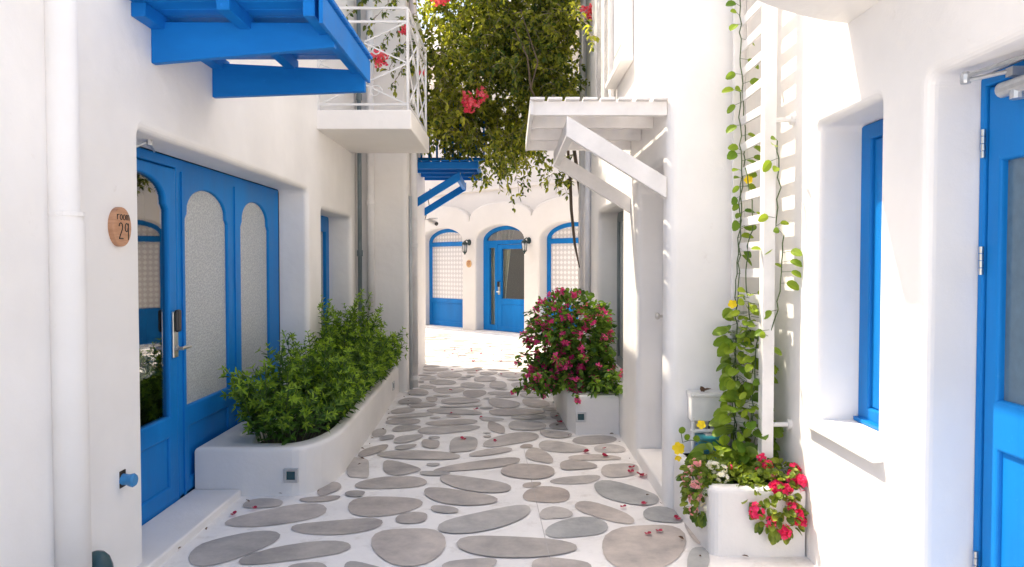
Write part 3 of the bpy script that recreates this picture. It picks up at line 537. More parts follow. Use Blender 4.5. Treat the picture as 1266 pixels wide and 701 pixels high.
(-0.332,8.852,-0.342,8.791,-0.357,8.751,-0.38,8.725,-0.408,8.71,-0.449,8.711,-0.507,8.73,-0.551,8.751,-0.586,8.785,-0.613,8.827,-0.629,8.879,-0.639,8.948,-0.639,9.018,-0.628,9.075,-0.605,9.12,-0.571,9.147,-0.527,9.151,-0.47,9.127,-0.424,9.09,-0.383,9.043,-0.351,8.987,-0.335,8.926),
(-0.065,8.938,-0.064,8.829,-0.071,8.769,-0.088,8.728,-0.108,8.708,-0.141,8.706,-0.2,8.713,-0.231,8.714,-0.255,8.727,-0.267,8.761,-0.275,8.818,-0.279,8.923,-0.279,9.031,-0.274,9.097,-0.263,9.159,-0.247,9.21,-0.212,9.243,-0.146,9.229,-0.114,9.192,-0.092,9.15,-0.082,9.101,-0.071,9.043),
(-0.7,9.128,-0.704,9.06,-0.723,9.013,-0.75,8.986,-0.79,8.974,-0.832,8.973,-0.891,8.979,-0.937,8.987,-0.976,9.007,-1.009,9.039,-1.028,9.086,-1.044,9.149,-1.05,9.222,-1.041,9.283,-1.017,9.336,-0.98,9.372,-0.931,9.383,-0.87,9.366,-0.823,9.336,-0.781,9.301,-0.743,9.256,-0.715,9.2),
(-1.111,9.164,-1.109,9.134,-1.11,9.11,-1.113,9.089,-1.12,9.078,-1.129,9.074,-1.144,9.084,-1.155,9.099,-1.167,9.118,-1.177,9.141,-1.184,9.168,-1.189,9.202,-1.19,9.232,-1.187,9.249,-1.182,9.258,-1.175,9.263,-1.166,9.263,-1.151,9.257,-1.14,9.251,-1.129,9.239,-1.121,9.22,-1.115,9.195),
(0.023,8.394,0.02,8.356,0.004,8.322,-0.024,8.294,-0.06,8.271,-0.104,8.258,-0.162,8.257,-0.207,8.268,-0.243,8.286,-0.266,8.311,-0.28,8.338,-0.284,8.374,-0.283,8.409,-0.273,8.439,-0.251,8.465,-0.216,8.481,-0.167,8.485,-0.107,8.481,-0.064,8.473,-0.032,8.463,-0.006,8.448,0.013,8.427),
(0.072,8.165,0.062,8.142,0.044,8.128,0.022,8.119,-0.005,8.109,-0.039,8.101,-0.087,8.096,-0.126,8.097,-0.157,8.109,-0.178,8.126,-0.188,8.148,-0.191,8.172,-0.187,8.196,-0.176,8.213,-0.155,8.227,-0.125,8.236,-0.088,8.244,-0.04,8.246,-0.002,8.242,0.03,8.231,0.055,8.213,0.069,8.19),
(-0.25,8.059,-0.25,8.045,-0.252,8.034,-0.257,8.022,-0.265,8.014,-0.277,8.011,-0.29,8.012,-0.301,8.017,-0.308,8.021,-0.314,8.027,-0.319,8.035,-0.322,8.048,-0.321,8.062,-0.318,8.073,-0.312,8.084,-0.304,8.09,-0.293,8.095,-0.28,8.095,-0.268,8.093,-0.26,8.088,-0.255,8.081,-0.252,8.071),
(0.341,8.934,0.326,8.852,0.304,8.796,0.275,8.752,0.238,8.716,0.191,8.69,0.13,8.678,0.084,8.693,0.047,8.73,0.018,8.787,-0.003,8.857,-0.013,8.951,-0.008,9.042,0.014,9.102,0.049,9.14,0.092,9.164,0.139,9.184,0.2,9.201,0.251,9.2,0.294,9.169,0.326,9.109,0.342,9.029),
(0.404,8.23,0.393,8.182,0.376,8.144,0.352,8.109,0.318,8.083,0.272,8.072,0.21,8.084,0.163,8.108,0.131,8.138,0.108,8.173,0.095,8.21,0.088,8.257,0.09,8.307,0.104,8.347,0.132,8.377,0.171,8.392,0.219,8.391,0.281,8.378,0.329,8.364,0.367,8.346,0.394,8.318,0.406,8.281),
(0.403,7.716,0.397,7.654,0.381,7.609,0.353,7.575,0.318,7.552,0.278,7.541,0.229,7.549,0.192,7.577,0.16,7.624,0.132,7.693,0.114,7.782,0.11,7.89,0.12,7.982,0.142,8.027,0.17,8.042,0.203,8.038,0.242,8.019,0.294,7.985,0.335,7.947,0.366,7.899,0.387,7.843,0.4,7.784),
(0.524,7.851,0.522,7.825,0.517,7.805,0.509,7.79,0.498,7.78,0.484,7.773,0.468,7.764,0.455,7.761,0.445,7.765,0.438,7.777,0.435,7.795,0.435,7.821,0.44,7.846,0.445,7.867,0.452,7.887,0.462,7.906,0.477,7.923,0.494,7.932,0.507,7.928,0.515,7.914,0.52,7.896,0.523,7.875),
(0.523,7.45,0.517,7.425,0.507,7.405,0.492,7.387,0.47,7.371,0.439,7.361,0.398,7.362,0.369,7.374,0.347,7.392,0.332,7.413,0.322,7.435,0.318,7.462,0.323,7.487,0.334,7.503,0.354,7.514,0.377,7.52,0.407,7.522,0.447,7.523,0.479,7.522,0.504,7.514,0.52,7.497,0.525,7.476),
(0.526,7.032,0.518,6.965,0.51,6.928,0.498,6.902,0.482,6.892,0.459,6.902,0.421,6.943,0.4,6.971,0.388,7.001,0.381,7.033,0.375,7.073,0.373,7.139,0.377,7.213,0.384,7.261,0.398,7.294,0.418,7.309,0.443,7.299,0.481,7.256,0.501,7.22,0.516,7.186,0.526,7.149,0.53,7.103),
(0.549,6.623,0.543,6.572,0.53,6.538,0.51,6.519,0.485,6.516,0.457,6.523,0.423,6.534,0.396,6.541,0.372,6.553,0.353,6.575,0.341,6.611,0.34,6.664,0.351,6.719,0.367,6.759,0.388,6.791,0.413,6.815,0.441,6.829,0.479,6.824,0.507,6.799,0.529,6.763,0.542,6.721,0.549,6.676),
(0.087,7.693,0.074,7.633,0.055,7.587,0.03,7.547,-0.003,7.513,-0.05,7.496,-0.114,7.511,-0.166,7.554,-0.203,7.613,-0.229,7.685,-0.247,7.762,-0.255,7.858,-0.255,7.952,-0.24,8.017,-0.212,8.051,-0.17,8.048,-0.119,8.013,-0.054,7.955,-0.001,7.909,0.041,7.862,0.072,7.812,0.088,7.758),
(0.336,7.297,0.319,7.257,0.287,7.228,0.241,7.203,0.181,7.18,0.099,7.158,-0.012,7.135,-0.096,7.128,-0.157,7.145,-0.197,7.178,-0.219,7.223,-0.233,7.282,-0.233,7.343,-0.214,7.397,-0.17,7.442,-0.1,7.473,-0.011,7.484,0.102,7.478,0.185,7.453,0.251,7.42,0.301,7.383,0.331,7.343),
(0.338,7.078,0.334,7.044,0.312,7.012,0.277,6.986,0.235,6.968,0.187,6.958,0.128,6.957,0.081,6.963,0.041,6.975,0.011,6.993,-0.008,7.017,-0.013,7.05,-0.006,7.084,0.012,7.111,0.04,7.131,0.079,7.145,0.13,7.149,0.192,7.148,0.239,7.144,0.274,7.136,0.303,7.126,0.326,7.108),
(0.316,6.68,0.309,6.61,0.288,6.556,0.256,6.518,0.215,6.495,0.166,6.489,0.1,6.495,0.049,6.507,0.01,6.529,-0.016,6.567,-0.03,6.617,-0.033,6.682,-0.029,6.752,-0.016,6.814,0.009,6.873,0.05,6.919,0.106,6.938,0.176,6.92,0.226,6.885,0.263,6.844,0.29,6.8,0.309,6.749),
(0.522,6.297,0.51,6.264,0.493,6.241,0.47,6.221,0.44,6.205,0.402,6.197,0.353,6.203,0.316,6.227,0.287,6.263,0.265,6.308,0.249,6.362,0.245,6.427,0.252,6.484,0.272,6.512,0.3,6.517,0.333,6.506,0.369,6.488,0.418,6.464,0.457,6.443,0.491,6.413,0.514,6.376,0.525,6.337),
(0.895,6.173,0.882,6.123,0.855,6.085,0.818,6.055,0.772,6.03,0.719,6.007,0.647,5.992,0.591,5.997,0.547,6.019,0.519,6.055,0.508,6.098,0.515,6.147,0.529,6.192,0.549,6.227,0.579,6.256,0.62,6.28,0.678,6.298,0.756,6.311,0.812,6.308,0.852,6.29,0.879,6.26,0.894,6.222),
(0.918,5.834,0.909,5.788,0.891,5.759,0.865,5.742,0.834,5.733,0.796,5.729,0.749,5.727,0.713,5.73,0.687,5.744,0.67,5.77,0.663,5.803,0.663,5.847,0.67,5.891,0.683,5.928,0.707,5.962,0.74,5.989,0.783,6.003,0.832,6,0.866,5.981,0.888,5.952,0.905,5.92,0.916,5.881),
(0.606,5.837,0.59,5.79,0.558,5.758,0.522,5.738,0.48,5.726,0.433,5.724,0.366,5.738,0.314,5.762,0.27,5.795,0.24,5.84,0.223,5.897,0.22,5.972,0.231,6.045,0.253,6.098,0.288,6.127,0.334,6.128,0.389,6.1,0.456,6.049,0.505,6.005,0.548,5.969,0.584,5.928,0.605,5.888),
(0.171,5.948,0.17,5.922,0.165,5.905,0.154,5.891,0.143,5.882,0.127,5.878,0.108,5.876,0.093,5.874,0.084,5.875,0.073,5.88,0.067,5.893,0.065,5.912,0.068,5.935,0.074,5.955,0.084,5.975,0.093,5.993,0.11,6.003,0.13,6.007,0.146,6.003,0.153,5.993,0.162,5.98,0.167,5.966),
(0.552,8.144,0.549,8.102,0.542,8.072,0.533,8.055,0.519,8.057,0.502,8.082,0.482,8.127,0.468,8.166,0.457,8.202,0.448,8.239,0.444,8.279,0.444,8.325,0.448,8.368,0.457,8.395,0.468,8.413,0.481,8.416,0.498,8.401,0.519,8.358,0.534,8.314,0.545,8.269,0.551,8.227,0.552,8.188),
(0.353,8.549,0.344,8.522,0.324,8.502,0.294,8.484,0.254,8.469,0.201,8.456,0.136,8.447,0.088,8.447,0.051,8.454,0.02,8.466,-0.005,8.484,-0.018,8.511,-0.015,8.54,0.006,8.561,0.044,8.577,0.089,8.589,0.14,8.601,0.203,8.611,0.254,8.617,0.297,8.611,0.33,8.598,0.349,8.577),
(0.314,5.498,0.308,5.453,0.297,5.427,0.28,5.418,0.256,5.425,0.227,5.444,0.188,5.469,0.159,5.49,0.132,5.524,0.115,5.573,0.106,5.637,0.107,5.719,0.118,5.79,0.131,5.834,0.149,5.867,0.173,5.884,0.203,5.873,0.243,5.815,0.274,5.742,0.296,5.667,0.307,5.606,0.314,5.551),
(0.842,5.569,0.834,5.543,0.812,5.523,0.77,5.513,0.718,5.509,0.662,5.506,0.589,5.503,0.531,5.505,0.487,5.512,0.452,5.525,0.437,5.545,0.434,5.573,0.44,5.601,0.457,5.623,0.493,5.645,0.543,5.662,0.606,5.672,0.685,5.672,0.739,5.661,0.776,5.644,0.81,5.623,0.83,5.6),
(-0.985,9.49,-0.982,9.441,-0.987,9.404,-1,9.371,-1.02,9.348,-1.054,9.332,-1.094,9.318,-1.124,9.318,-1.153,9.33,-1.175,9.355,-1.192,9.39,-1.203,9.441,-1.204,9.494,-1.196,9.539,-1.18,9.573,-1.163,9.61,-1.133,9.641,-1.091,9.663,-1.057,9.658,-1.024,9.63,-1.005,9.589,-0.991,9.543),
(-0.67,9.729,-0.671,9.64,-0.685,9.573,-0.709,9.523,-0.744,9.491,-0.789,9.481,-0.854,9.494,-0.906,9.518,-0.945,9.555,-0.973,9.607,-0.992,9.669,-1.005,9.75,-1.014,9.839,-1.011,9.918,-0.992,9.991,-0.956,10.041,-0.903,10.054,-0.835,10.026,-0.783,9.983,-0.742,9.936,-0.708,9.883,-0.684,9.817),
(-0.201,9.405,-0.209,9.333,-0.223,9.28,-0.245,9.239,-0.273,9.212,-0.315,9.204,-0.369,9.214,-0.409,9.228,-0.441,9.25,-0.47,9.281,-0.489,9.328,-0.499,9.402,-0.497,9.484,-0.484,9.548,-0.456,9.6,-0.424,9.636,-0.382,9.653,-0.329,9.65,-0.284,9.63,-0.245,9.597,-0.215,9.547,-0.203,9.486),
(-0.195,9.942,-0.2,9.888,-0.214,9.845,-0.234,9.807,-0.26,9.773,-0.294,9.747,-0.343,9.738,-0.381,9.753,-0.411,9.784,-0.43,9.823,-0.44,9.864,-0.445,9.913,-0.445,9.962,-0.438,10.003,-0.42,10.034,-0.391,10.052,-0.352,10.058,-0.303,10.059,-0.266,10.057,-0.236,10.048,-0.213,10.026,-0.199,9.992),
(0.179,9.765,0.168,9.684,0.147,9.622,0.117,9.573,0.078,9.542,0.028,9.534,-0.036,9.552,-0.085,9.578,-0.125,9.609,-0.159,9.648,-0.184,9.7,-0.195,9.779,-0.189,9.866,-0.165,9.933,-0.129,9.98,-0.086,10.005,-0.036,10.011,0.028,10.002,0.083,9.984,0.128,9.956,0.163,9.911,0.179,9.849),
(0.397,10.1,0.393,10.051,0.376,10.022,0.349,10.006,0.316,9.997,0.277,9.994,0.227,9.995,0.189,10.006,0.159,10.03,0.137,10.065,0.125,10.105,0.12,10.154,0.124,10.203,0.135,10.238,0.157,10.266,0.19,10.282,0.233,10.287,0.285,10.28,0.32,10.258,0.348,10.23,0.372,10.195,0.39,10.153),
(-0.424,10.309,-0.428,10.264,-0.438,10.226,-0.455,10.187,-0.482,10.148,-0.52,10.112,-0.572,10.087,-0.611,10.085,-0.641,10.1,-0.664,10.124,-0.679,10.154,-0.689,10.196,-0.688,10.24,-0.675,10.275,-0.653,10.304,-0.623,10.329,-0.585,10.354,-0.534,10.385,-0.493,10.403,-0.459,10.403,-0.436,10.385,-0.425,10.353),
(-0.896,10.294,-0.896,10.249,-0.907,10.207,-0.931,10.166,-0.97,10.129,-1.023,10.105,-1.092,10.097,-1.142,10.108,-1.181,10.125,-1.213,10.145,-1.239,10.171,-1.257,10.212,-1.261,10.257,-1.246,10.296,-1.215,10.327,-1.171,10.348,-1.119,10.359,-1.051,10.371,-0.999,10.378,-0.955,10.377,-0.924,10.362,-0.904,10.335)]
PETALS=[(-1.651, 4.29), (-1.568, 4.396), (0.589, 5.719), (0.718, 5.599), (0.875, 5.274), (0.85, 5.167), (0.904, 5.095), (0.918, 5.058), (0.819, 4.47), (0.682, 4.416), (0.962, 4.214), (0.82, 4.01), (0.75, 3.97), (0.588, 5.727), (0.718, 5.594), (0.744, 5.826), (0.446, 6.792), (0.525, 6.84), (0.432, 7.055), (0.549, 8.498), (0.435, 8.466), (0.618, 8.97), (-0.857, 11.613), (-0.847, 11.046), (-0.587, 11.082), (-0.511, 12.003), (-0.471, 10.957), (-0.187, 12.397), (0.084, 11.713), (-0.254, 10.732), (-0.827, 10.139), (-0.475, 10.019)]
# ------------------------------------------------------------------ ground and paving
def flat_sheet(name, polys, z, mat, tints=None, kind='structure'):
    mb = MB(); tt = []
    for i, p in enumerate(polys):
        mb.poly([(x, y, z + (i % 23) * .0002 if tints else z) for x, y in p])
        if tints: tt += [tints[i]] * len(p)
    o = mb.build(name, mat, tint=tt if tints else None, base=(0, 0, 0)); tag(o, kind=kind); return o
flat_sheet('ground', [[(-60, -60), (60, -60), (60, 60), (-60, 60)]], 0, M['grout'])
stones = []
for q in STONES:
    p = [(q[i], q[i + 1]) for i in range(0, len(q), 2)]
    cx = sum(a for a, b in p) / len(p); cy = sum(b for a, b in p) / len(p)
    def inside(pt, pl):
        c = False
        for i in range(len(pl)):
            (x1, y1), (x2, y2) = pl[i - 1], pl[i]
            if (y1 > pt[1]) != (y2 > pt[1]) and pt[0] < (x2 - x1) * (pt[1] - y1) / (y2 - y1) + x1: c = not c
        return c
    if any(inside((cx, cy), o_) for o_ in stones) or sum(any(inside(v, o_) for o_ in stones) for v in p) > 7: continue
    stones.append(p)
rs = random.Random(5)
occ = []
for p in stones:
    xs = [a for a, b in p]; ys = [b for a, b in p]
    occ.append(((min(xs) + max(xs)) / 2, (min(ys) + max(ys)) / 2, (max(xs) - min(xs)) / 2, (max(ys) - min(ys)) / 2))
def scatter(x0, x1, y0, y1, tries, big):
    for _ in range(tries):
        rx = rs.uniform(.10, .32) * big; ry = rx * rs.uniform(.45, .95)
        cx = rs.uniform(x0, x1); cy = rs.uniform(y0, y1)
        ok = True
        for (ox, oy, orx, ory) in occ:
            if abs(cx - ox) < 1.2 and abs(cy - oy) < 1.2:
                dx = (cx - ox) / (rx + orx + .035); dy = (cy - oy) / (ry + ory + .035)
                if dx * dx + dy * dy < 1: ok = False; break
        if not ok: continue
        occ.append((cx, cy, rx, ry)); ph, p2, rot = rs.uniform(0, 6), rs.uniform(0, 6), rs.uniform(-.25, .25)
        pts = []
        for k in range(20):
            a = 2 * math.pi * k / 20; r = 1 + .06 * math.sin(2 * a + ph) + .05 * math.sin(3 * a + p2)
            u = rx * math.copysign(abs(math.cos(a)) ** .85, math.cos(a)) * r; v = ry * math.copysign(abs(math.sin(a)) ** .85, math.sin(a)) * r
            pts.append((cx + u * math.cos(rot) - v * math.sin(rot), cy + u * math.sin(rot) + v * math.cos(rot)))
        stones.append(pts)
scatter(-1.7, 1.4, -1.5, 3.45, 1500, 1.0)
scatter(-1.2, .85, 3.5, 10.4, 5000, .62)
scatter(-5, 1.6, 10.4, 16.5, 2600, .85)
tints = []
for p in stones:
    cx = sum(a for a, b in p) / len(p); cy = sum(b for a, b in p) / len(p)
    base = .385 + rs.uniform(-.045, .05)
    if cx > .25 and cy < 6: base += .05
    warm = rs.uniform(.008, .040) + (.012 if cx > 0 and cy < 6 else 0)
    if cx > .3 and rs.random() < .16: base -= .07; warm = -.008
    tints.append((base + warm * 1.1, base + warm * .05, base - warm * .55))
flat_sheet('paving_joint', [[(.205, 3.3), (.209, 3.3), (.098, 5.8), (.095, 5.8)]], .0098, M['grey_joint'])
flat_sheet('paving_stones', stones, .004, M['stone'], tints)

# ------------------------------------------------------------------ left house with blue doors and balcony
H1 = thing('white_house', (-2.4, 3, 0), 'white plastered house with three blue arched door panels and an upstairs balcony', 'house')
X0 = -1.8
wall('wall', [(1.2, -.3), (8.44, -.3), (8.44, 5.7), (2.9, 5.7), (2.9, 3.05), (1.2, 3.05)], [rect(3.54, 6.45, -.2, 2.15, .04), rect(6.9, 8.18, -.2, 2.02, .05)],
     (X0, 0, 0), (0, 1, 0), (1, 0, 0), -.26, 0, M['white'], H1, .045, 5)
mb = MB(); mb.box(-5.2, -5.0, 1.2, 8.44, -.1, 3.0); mb.box(-4.99, -2.07, 1.2, 1.4, -.1, 3.0); mb.box(-4.99, -2.07, 2.91, 3.1, 3.1, 5.6); mb.box(-5.2, -5.0, 2.9, 8.44, 3.01, 5.6); mb.box(-4.99, -2.07, 8.2, 8.43, -.1, 5.6); mb.build('rear_wall', M['white'], H1)
MB().box(-5.2, -2.065, 2.9, 8.44, 5.605, 5.75).build('roof', M['white'], H1)
MB().box(-5.2, -2.065, 1.2, 2.899, 2.92, 3.07).build('unseen_low_roof', M['white'], H1)  # unseen near part kept low so sun reaches the lane floor and bounces
mb = MB(); mb.box(-3.4, -3.35, 3.3, 6.7, .0, 2.5); mb.box(-3.35, -2.12, 3.3, 3.34, 0, 2.5); mb.box(-3.35, -2.12, 6.66, 6.7, 0, 2.5); mb.box(-3.4, -2.1, 3.3, 6.7, 2.505, 2.55)
mb.build('room_interior', M['dark_room'], H1)
XF = -2.06
g2 = shoulder_arch(4.60, 5.28, .60, 1.80, .19); g3 = shoulder_arch(5.54, 6.17, .60, 1.80, .19)
fr = wall('door_frame', rect(3.50, 6.44, .045, 2.148), [rect(3.58, 4.47, .05, 2.085), g2, g3, rect(4.62, 5.26, .14, .46), rect(5.56, 6.15, .14, .46)],
     (XF, 0, 0), (0, 1, 0), (1, 0, 0), -.06, 0, M['blue'], H1, .012, 3)
MB().box(XF - .03, XF - .02, 4.58, 5.30, .55, 2.03).build('frosted_pane', M['obscure'], fr)
MB().box(XF - .03, XF - .02, 5.52, 6.19, .55, 2.03).build('frosted_pane', M['obscure'], fr)
mb = MB(); mb.box(XF - .026, XF - .014, 4.60, 5.28, .12, .48); mb.box(XF - .026, XF - .014, 5.54, 6.17, .12, .48); mb.build('lower_panel', M['blue'], fr)
mb = MB()                                                       # beads round the fixed panes and the post between them
for (a, b) in ((4.535, 4.555), (5.40, 5.42)): mb.box(XF + .0, XF + .010, a, b, .05, 2.07)
mb.build('cover_strip', M['blue'], fr)
dl = wall('entrance_door', rect(3.587, 4.463, .052, 2.078), [shoulder_arch(3.70, 4.36, .58, 1.84, .17), rect(3.72, 4.34, .16, .45)],
     (XF + .004, 0, 0), (0, 1, 0), (1, 0, 0), -.05, 0, M['blue'], H1, .012, 3)
MB().box(XF - .025, XF - .019, 3.68, 4.38, .56, 2.04).build('clear_pane', M['glass'], dl)
MB().box(XF - .024, XF - .010, 3.70, 4.36, .14, .47).build('lower_panel', M['blue'], dl)
hb = MB(); hb.box(XF + .004, XF + .018, 4.385, 4.447, .93, 1.21); hb.build('lock_plate', M['steel'], dl, bevel=.004)
MB().box(XF + .018, XF + .045, 4.39, 4.443, 1.085, 1.222).build('card_reader', M['black'], dl, bevel=.012)
hb = MB(); hb.lathe((XF + .018, 4.415, .985), [(.02, 0), (.02, .01), (.011, .012), (.011, .045)], 12, 'x'); hb.tube([(XF + .055, 4.41, .985), (XF + .060, 4.45, .988), (XF + .058, 4.53, .985)], [.011, .011, .008], 8); hb.build('door_handle', M['steel'], dl, smooth=False)
hb = MB(); hb.box(XF + .005, XF + .05, 3.62, 3.86, 1.99, 2.045); hb.tube([(XF + .03, 3.75, 2.06), (-1.92, 3.84, 2.135), (-1.90, 3.86, 2.138)], .007, 6); hb.tube([(-1.905, 3.84, 2.138), (XF + .03, 4.15, 2.135)], .006, 6); hb.lathe((-1.905, 3.845, 2.122), [(.015, 0), (.015, .03)], 8); hb.build('door_closer', M['alu'], dl)
# crumpled silver cloth inside, against the glass
mb = MB(); rr = random.Random(3); ny, nz = 26, 10; g = {}
for i in range(ny + 1):
    for j in range(nz + 1):
        g[i, j] = len(mb.v); mb.v.append((XF - .07 - rr.uniform(0, .035), 3.66 + .74 * i / ny, .83 + .2 * j / nz + rr.uniform(-.008, .008)))
for i in range(ny):
    for j in range(nz): mb.f.append((g[i, j], g[i + 1, j], g[i + 1, j + 1], g[i, j + 1]))
o = mb.build('silver_cloth', M['silver']); tag(o, 'crumpled shiny silver cloth hanging behind the clear pane of the blue door', 'cloth')
# second blue door in the next recess
fr2 = wall('side_door', rect(6.88, 8.20, .0, 2.03), [rect(7.05, 8.05, .8, 1.85)], (-2.055, 0, 0), (0, 1, 0), (1, 0, 0), -.06, 0, M['blue'], H1, .01, 2)
MB().box(-2.10, -2.09, 7.0, 8.1, .75, 1.9).build('frosted_pane', M['obscure'], fr2)
# balcony
MB().box(-1.83, -.93, 6.75, 8.22, 2.74, 2.92).build('balcony_slab', M['white2'], H1, bevel=.012, seg=3)
def railing(parent, z0, zt, corner, wallx, yend, r=.011):
    cx, cy = corner; mb = MB(); zb = z0 + .055; z2 = zt - .125
    def bar(a, b, rr=r): mb.beam(a, b, rr * 1.6, rr * 1.6)
    def run(a, b, n):
        a = Vector(a); b = Vector(b); d = b - a
        for z in (zb, z2, zt):
            bar(a + Vector((0, 0, z)), b + Vector((0, 0, z)), r * 1.15)
        for i in range(n + 1):
            p = a + d * (i / n); mb.beam(p + Vector((0, 0, z0)), p + Vector((0, 0, zt)), r * 2, r * 2, (0, 1, 0) if abs(d.x) < .1 else (1, 0, 0))
        zm = (zb + z2) / 2
        for i in range(n):
            p = a + d * (i / n); q = a + d * ((i + 1) / n)
            for (u, v) in ((zb, zm), (zm, z2)):
                bar(p + Vector((0, 0, u)), q + Vector((0, 0, v)), .008); bar(p + Vector((0, 0, v)), q + Vector((0, 0, u)), .008)
    run((cx, cy, 0), (wallx, cy, 0), 1); run((cx, cy + .03, 0), (cx, yend, 0), 2)
    o = mb.build('balcony_railing', M['white_metal'], parent)
    k = 0
    for (px, py, dx, dy) in ((cx - .30, cy, 1, 0), (cx - .62, cy, -1, 0), (cx, cy + .36, 0, 1), (cx, cy + 1.05, 0, 1)):
        for zz, sg in ((zb + .05, 1), ((zb + z2) / 2 + .05, -1)):
            pts = []
            for i in range(22):
                a = i * .42; rad = .065 * (1 - i / 26)
                pts.append((px + dx * rad * math.cos(a) * sg, py + dy * rad * math.cos(a) * sg, zz + .07 + rad * math.sin(a)))
            MB().tube(pts, .005, 5).build('scroll', M['white_metal'], o)
    return o
railing(H1, 2.92, 3.86, (-.965, 6.79), -1.79, 8.2)
# doorstep
st = MB().box(-2.058, -1.745, 3.3, 4.655, -.05, .048).build('doorstep', M['kerb'], bevel=.012, seg=3)
tag(st, 'low whitewashed doorstep under the blue arched door on the left', 'doorstep')

# ------------------------------------------------------------------ second house on the left
H2 = thing('white_house', (-3, 9.6, 0), 'plain white house wall beyond the balcony with pipes down its corner', 'house')
def rc(p, r, a0, n=6): return [(p[0] + r * math.cos(a0 + k / n * math.pi / 2), p[1] + r * math.sin(a0 + k / n * math.pi / 2)) for k in range(n + 1)]
wall('wall', [(-5, 8.46)] + rc((-1.27, 8.51), .05, -math.pi / 2) + rc((-1.34, 10.85), .05, 0) + [(-5, 10.9)], [], (0, 0, 0), (1, 0, 0), (0, 0, 1), -.1, 4.85, M['white2'], H2, .03, 3, V=(0, 1, 0))
MB().box(-1.232, -1.21, 8.93, 9.10, 0, 4.8).build('pilaster', M['white2'], H2, bevel=.01)

# ------------------------------------------------------------------ right house, window and blue door
H3 = thing('white_house', (2.2, 2.5, 0), 'sunlit white house wall with a narrow blue window and a blue door on the right', 'house')
wall('wall', rect(1.1, 4.6, -.3, 4.2), [rect(3.01, 3.62, .72, 2.18, .03), rect(1.50, 2.663, -.2, 2.18, .04)], (1.51, 0, 0), (0, 1, 0), (-1, 0, 0), -.24, 0, M['white'], H3, .04, 5)
wf = wall('window', rect(2.95, 3.622, .722, 2.178), [rect(3.04, 3.52, .80, 2.10)], (1.728, 0, 0), (0, 1, 0), (-1, 0, 0), -.06, 0, M['blue'], H3, .008, 2)
mb = MB()
sash = wall('sash', rect(3.042, 3.518, .802, 2.098), [rect(3.15, 3.39, .90, 2.0)], (1.745, 0, 0), (0, 1, 0), (-1, 0, 0), -.03, 0, M['blue'], wf, .006, 2)
MB().box(1.757, 1.762, 3.06, 3.53, .83, 2.07).build('pane', M['glass'], wf)
MB().box(1.735, 1.70, 2.98, 3.61, .722, .742).build('sill_board', M['blue'], wf, bevel=.004)
mb = MB(); mb.hexa([(1.465, 2.94, .686), (1.515, 2.94, .690), (1.515, 3.675, .690), (1.465, 3.675, .686), (1.465, 2.94, .712), (1.515, 2.94, .722), (1.515, 3.675, .722), (1.465, 3.675, .712)])
mb.build('sill', M['white'], wf, bevel=.006)
mb = MB(); mb.box(1.95, 2.6, 2.7, 2.72, .4, 2.4); mb.box(1.95, 2.6, 3.8, 3.82, .4, 2.4); mb.box(2.6, 2.62, 2.7, 3.82, .4, 2.4)
mb.box(2.8, 2.82, 1.2, 2.69, 0, 2.4); mb.box(1.8, 2.8, 1.18, 1.2, 0, 2.4); mb.box(1.8, 2.8, 2.665, 2.685, 0, 2.4)
mb.build('room_interior', M['dark_room'], H3)
XR = 1.70
df = wall('door_frame', rect(1.49, 2.661, .0, 2.178), [rect(1.545, 2.630, .004, 2.135)], (XR, 0, 0), (0, 1, 0), (-1, 0, 0), -.06, 0, M['blue'], H3, .006, 2)
dr = wall('door', rect(1.552, 2.624, .012, 2.129), [rect(1.70, 2.548, 1.02, 1.86), rect(1.70, 2.538, .20, .84)], (XR + .006, 0, 0), (0, 1, 0), (-1, 0, 0), -.05, 0, M['blue'], H3, .012, 3)
MB().box(XR + .03, XR + .036, 1.68, 2.56, 1.0, 1.88).build('tinted_pane', M['blue_glass'], dr)
MB().box(XR + .022, XR + .036, 1.68, 2.553, .18, .86).build('lower_panel', M['blue'], dr)
for z in (1.88, 1.46, .35):
    hb = MB()
    for k in range(4): hb.lathe((XR - .008, 2.627, z + k * .026), [(.0075, 0), (.0075, .0235)], 10)
    hb.build('hinge', M['steel'], dr)
hb = MB(); hb.tube([(XR - .045, 2.475, 2.085), (XR - .045, 2.20, 2.085)], .026, 14); hb.box(XR - .045, XR + .005, 2.22, 2.45, 2.062, 2.108); hb.lathe((XR - .045, 2.40, 2.04), [(.022, 0), (.022, .03)], 12); hb.build('door_closer', M['alu'], dr)
hb = MB(); hb.tube([(1.575, 2.545, 2.135), (1.66, 2.43, 2.14)], .008, 6); hb.tube([(1.575, 2.545, 2.15), (1.66, 2.15, 2.16)], .008, 6); hb.lathe((1.575, 2.545, 2.125), [(.016, 0), (.018, .01), (.018, .03), (.010, .04)], 10); hb.box(1.645, 1.70, 2.41, 2.445, 2.12, 2.15); hb.build('closer_arm', M['alu'], dr)
# overhead balcony on the right, curved soffit
prof = [(1.515, 2.575)]
for k in range(13):
    a = k / 12; prof.append((1.50 - .88 * a, 2.58 + .12 * math.sin(a * 1.1) * a + .36 * a ** 1.4 * .62))
prof += [(.60, 3.05), (1.515, 3.05)]
mb = MB(); mb.prism([(x, 3.31, z) for x, z in prof], (0, -2.2, 0)); mb.build('balcony_slab', M['white'], H3, bevel=.02, seg=3)
mb = MB(); mb.box(4.0, 4.2, 1.1, 4.4, -.1, 4.0); mb.box(1.76, 4.0, 1.1, 1.3, -.1, 4.0); mb.build('rear_wall', M['white'], H3)
MB().box(1.76, 4.2, 1.1, 4.40, 4.02, 4.18).build('roof', M['white'], H3)

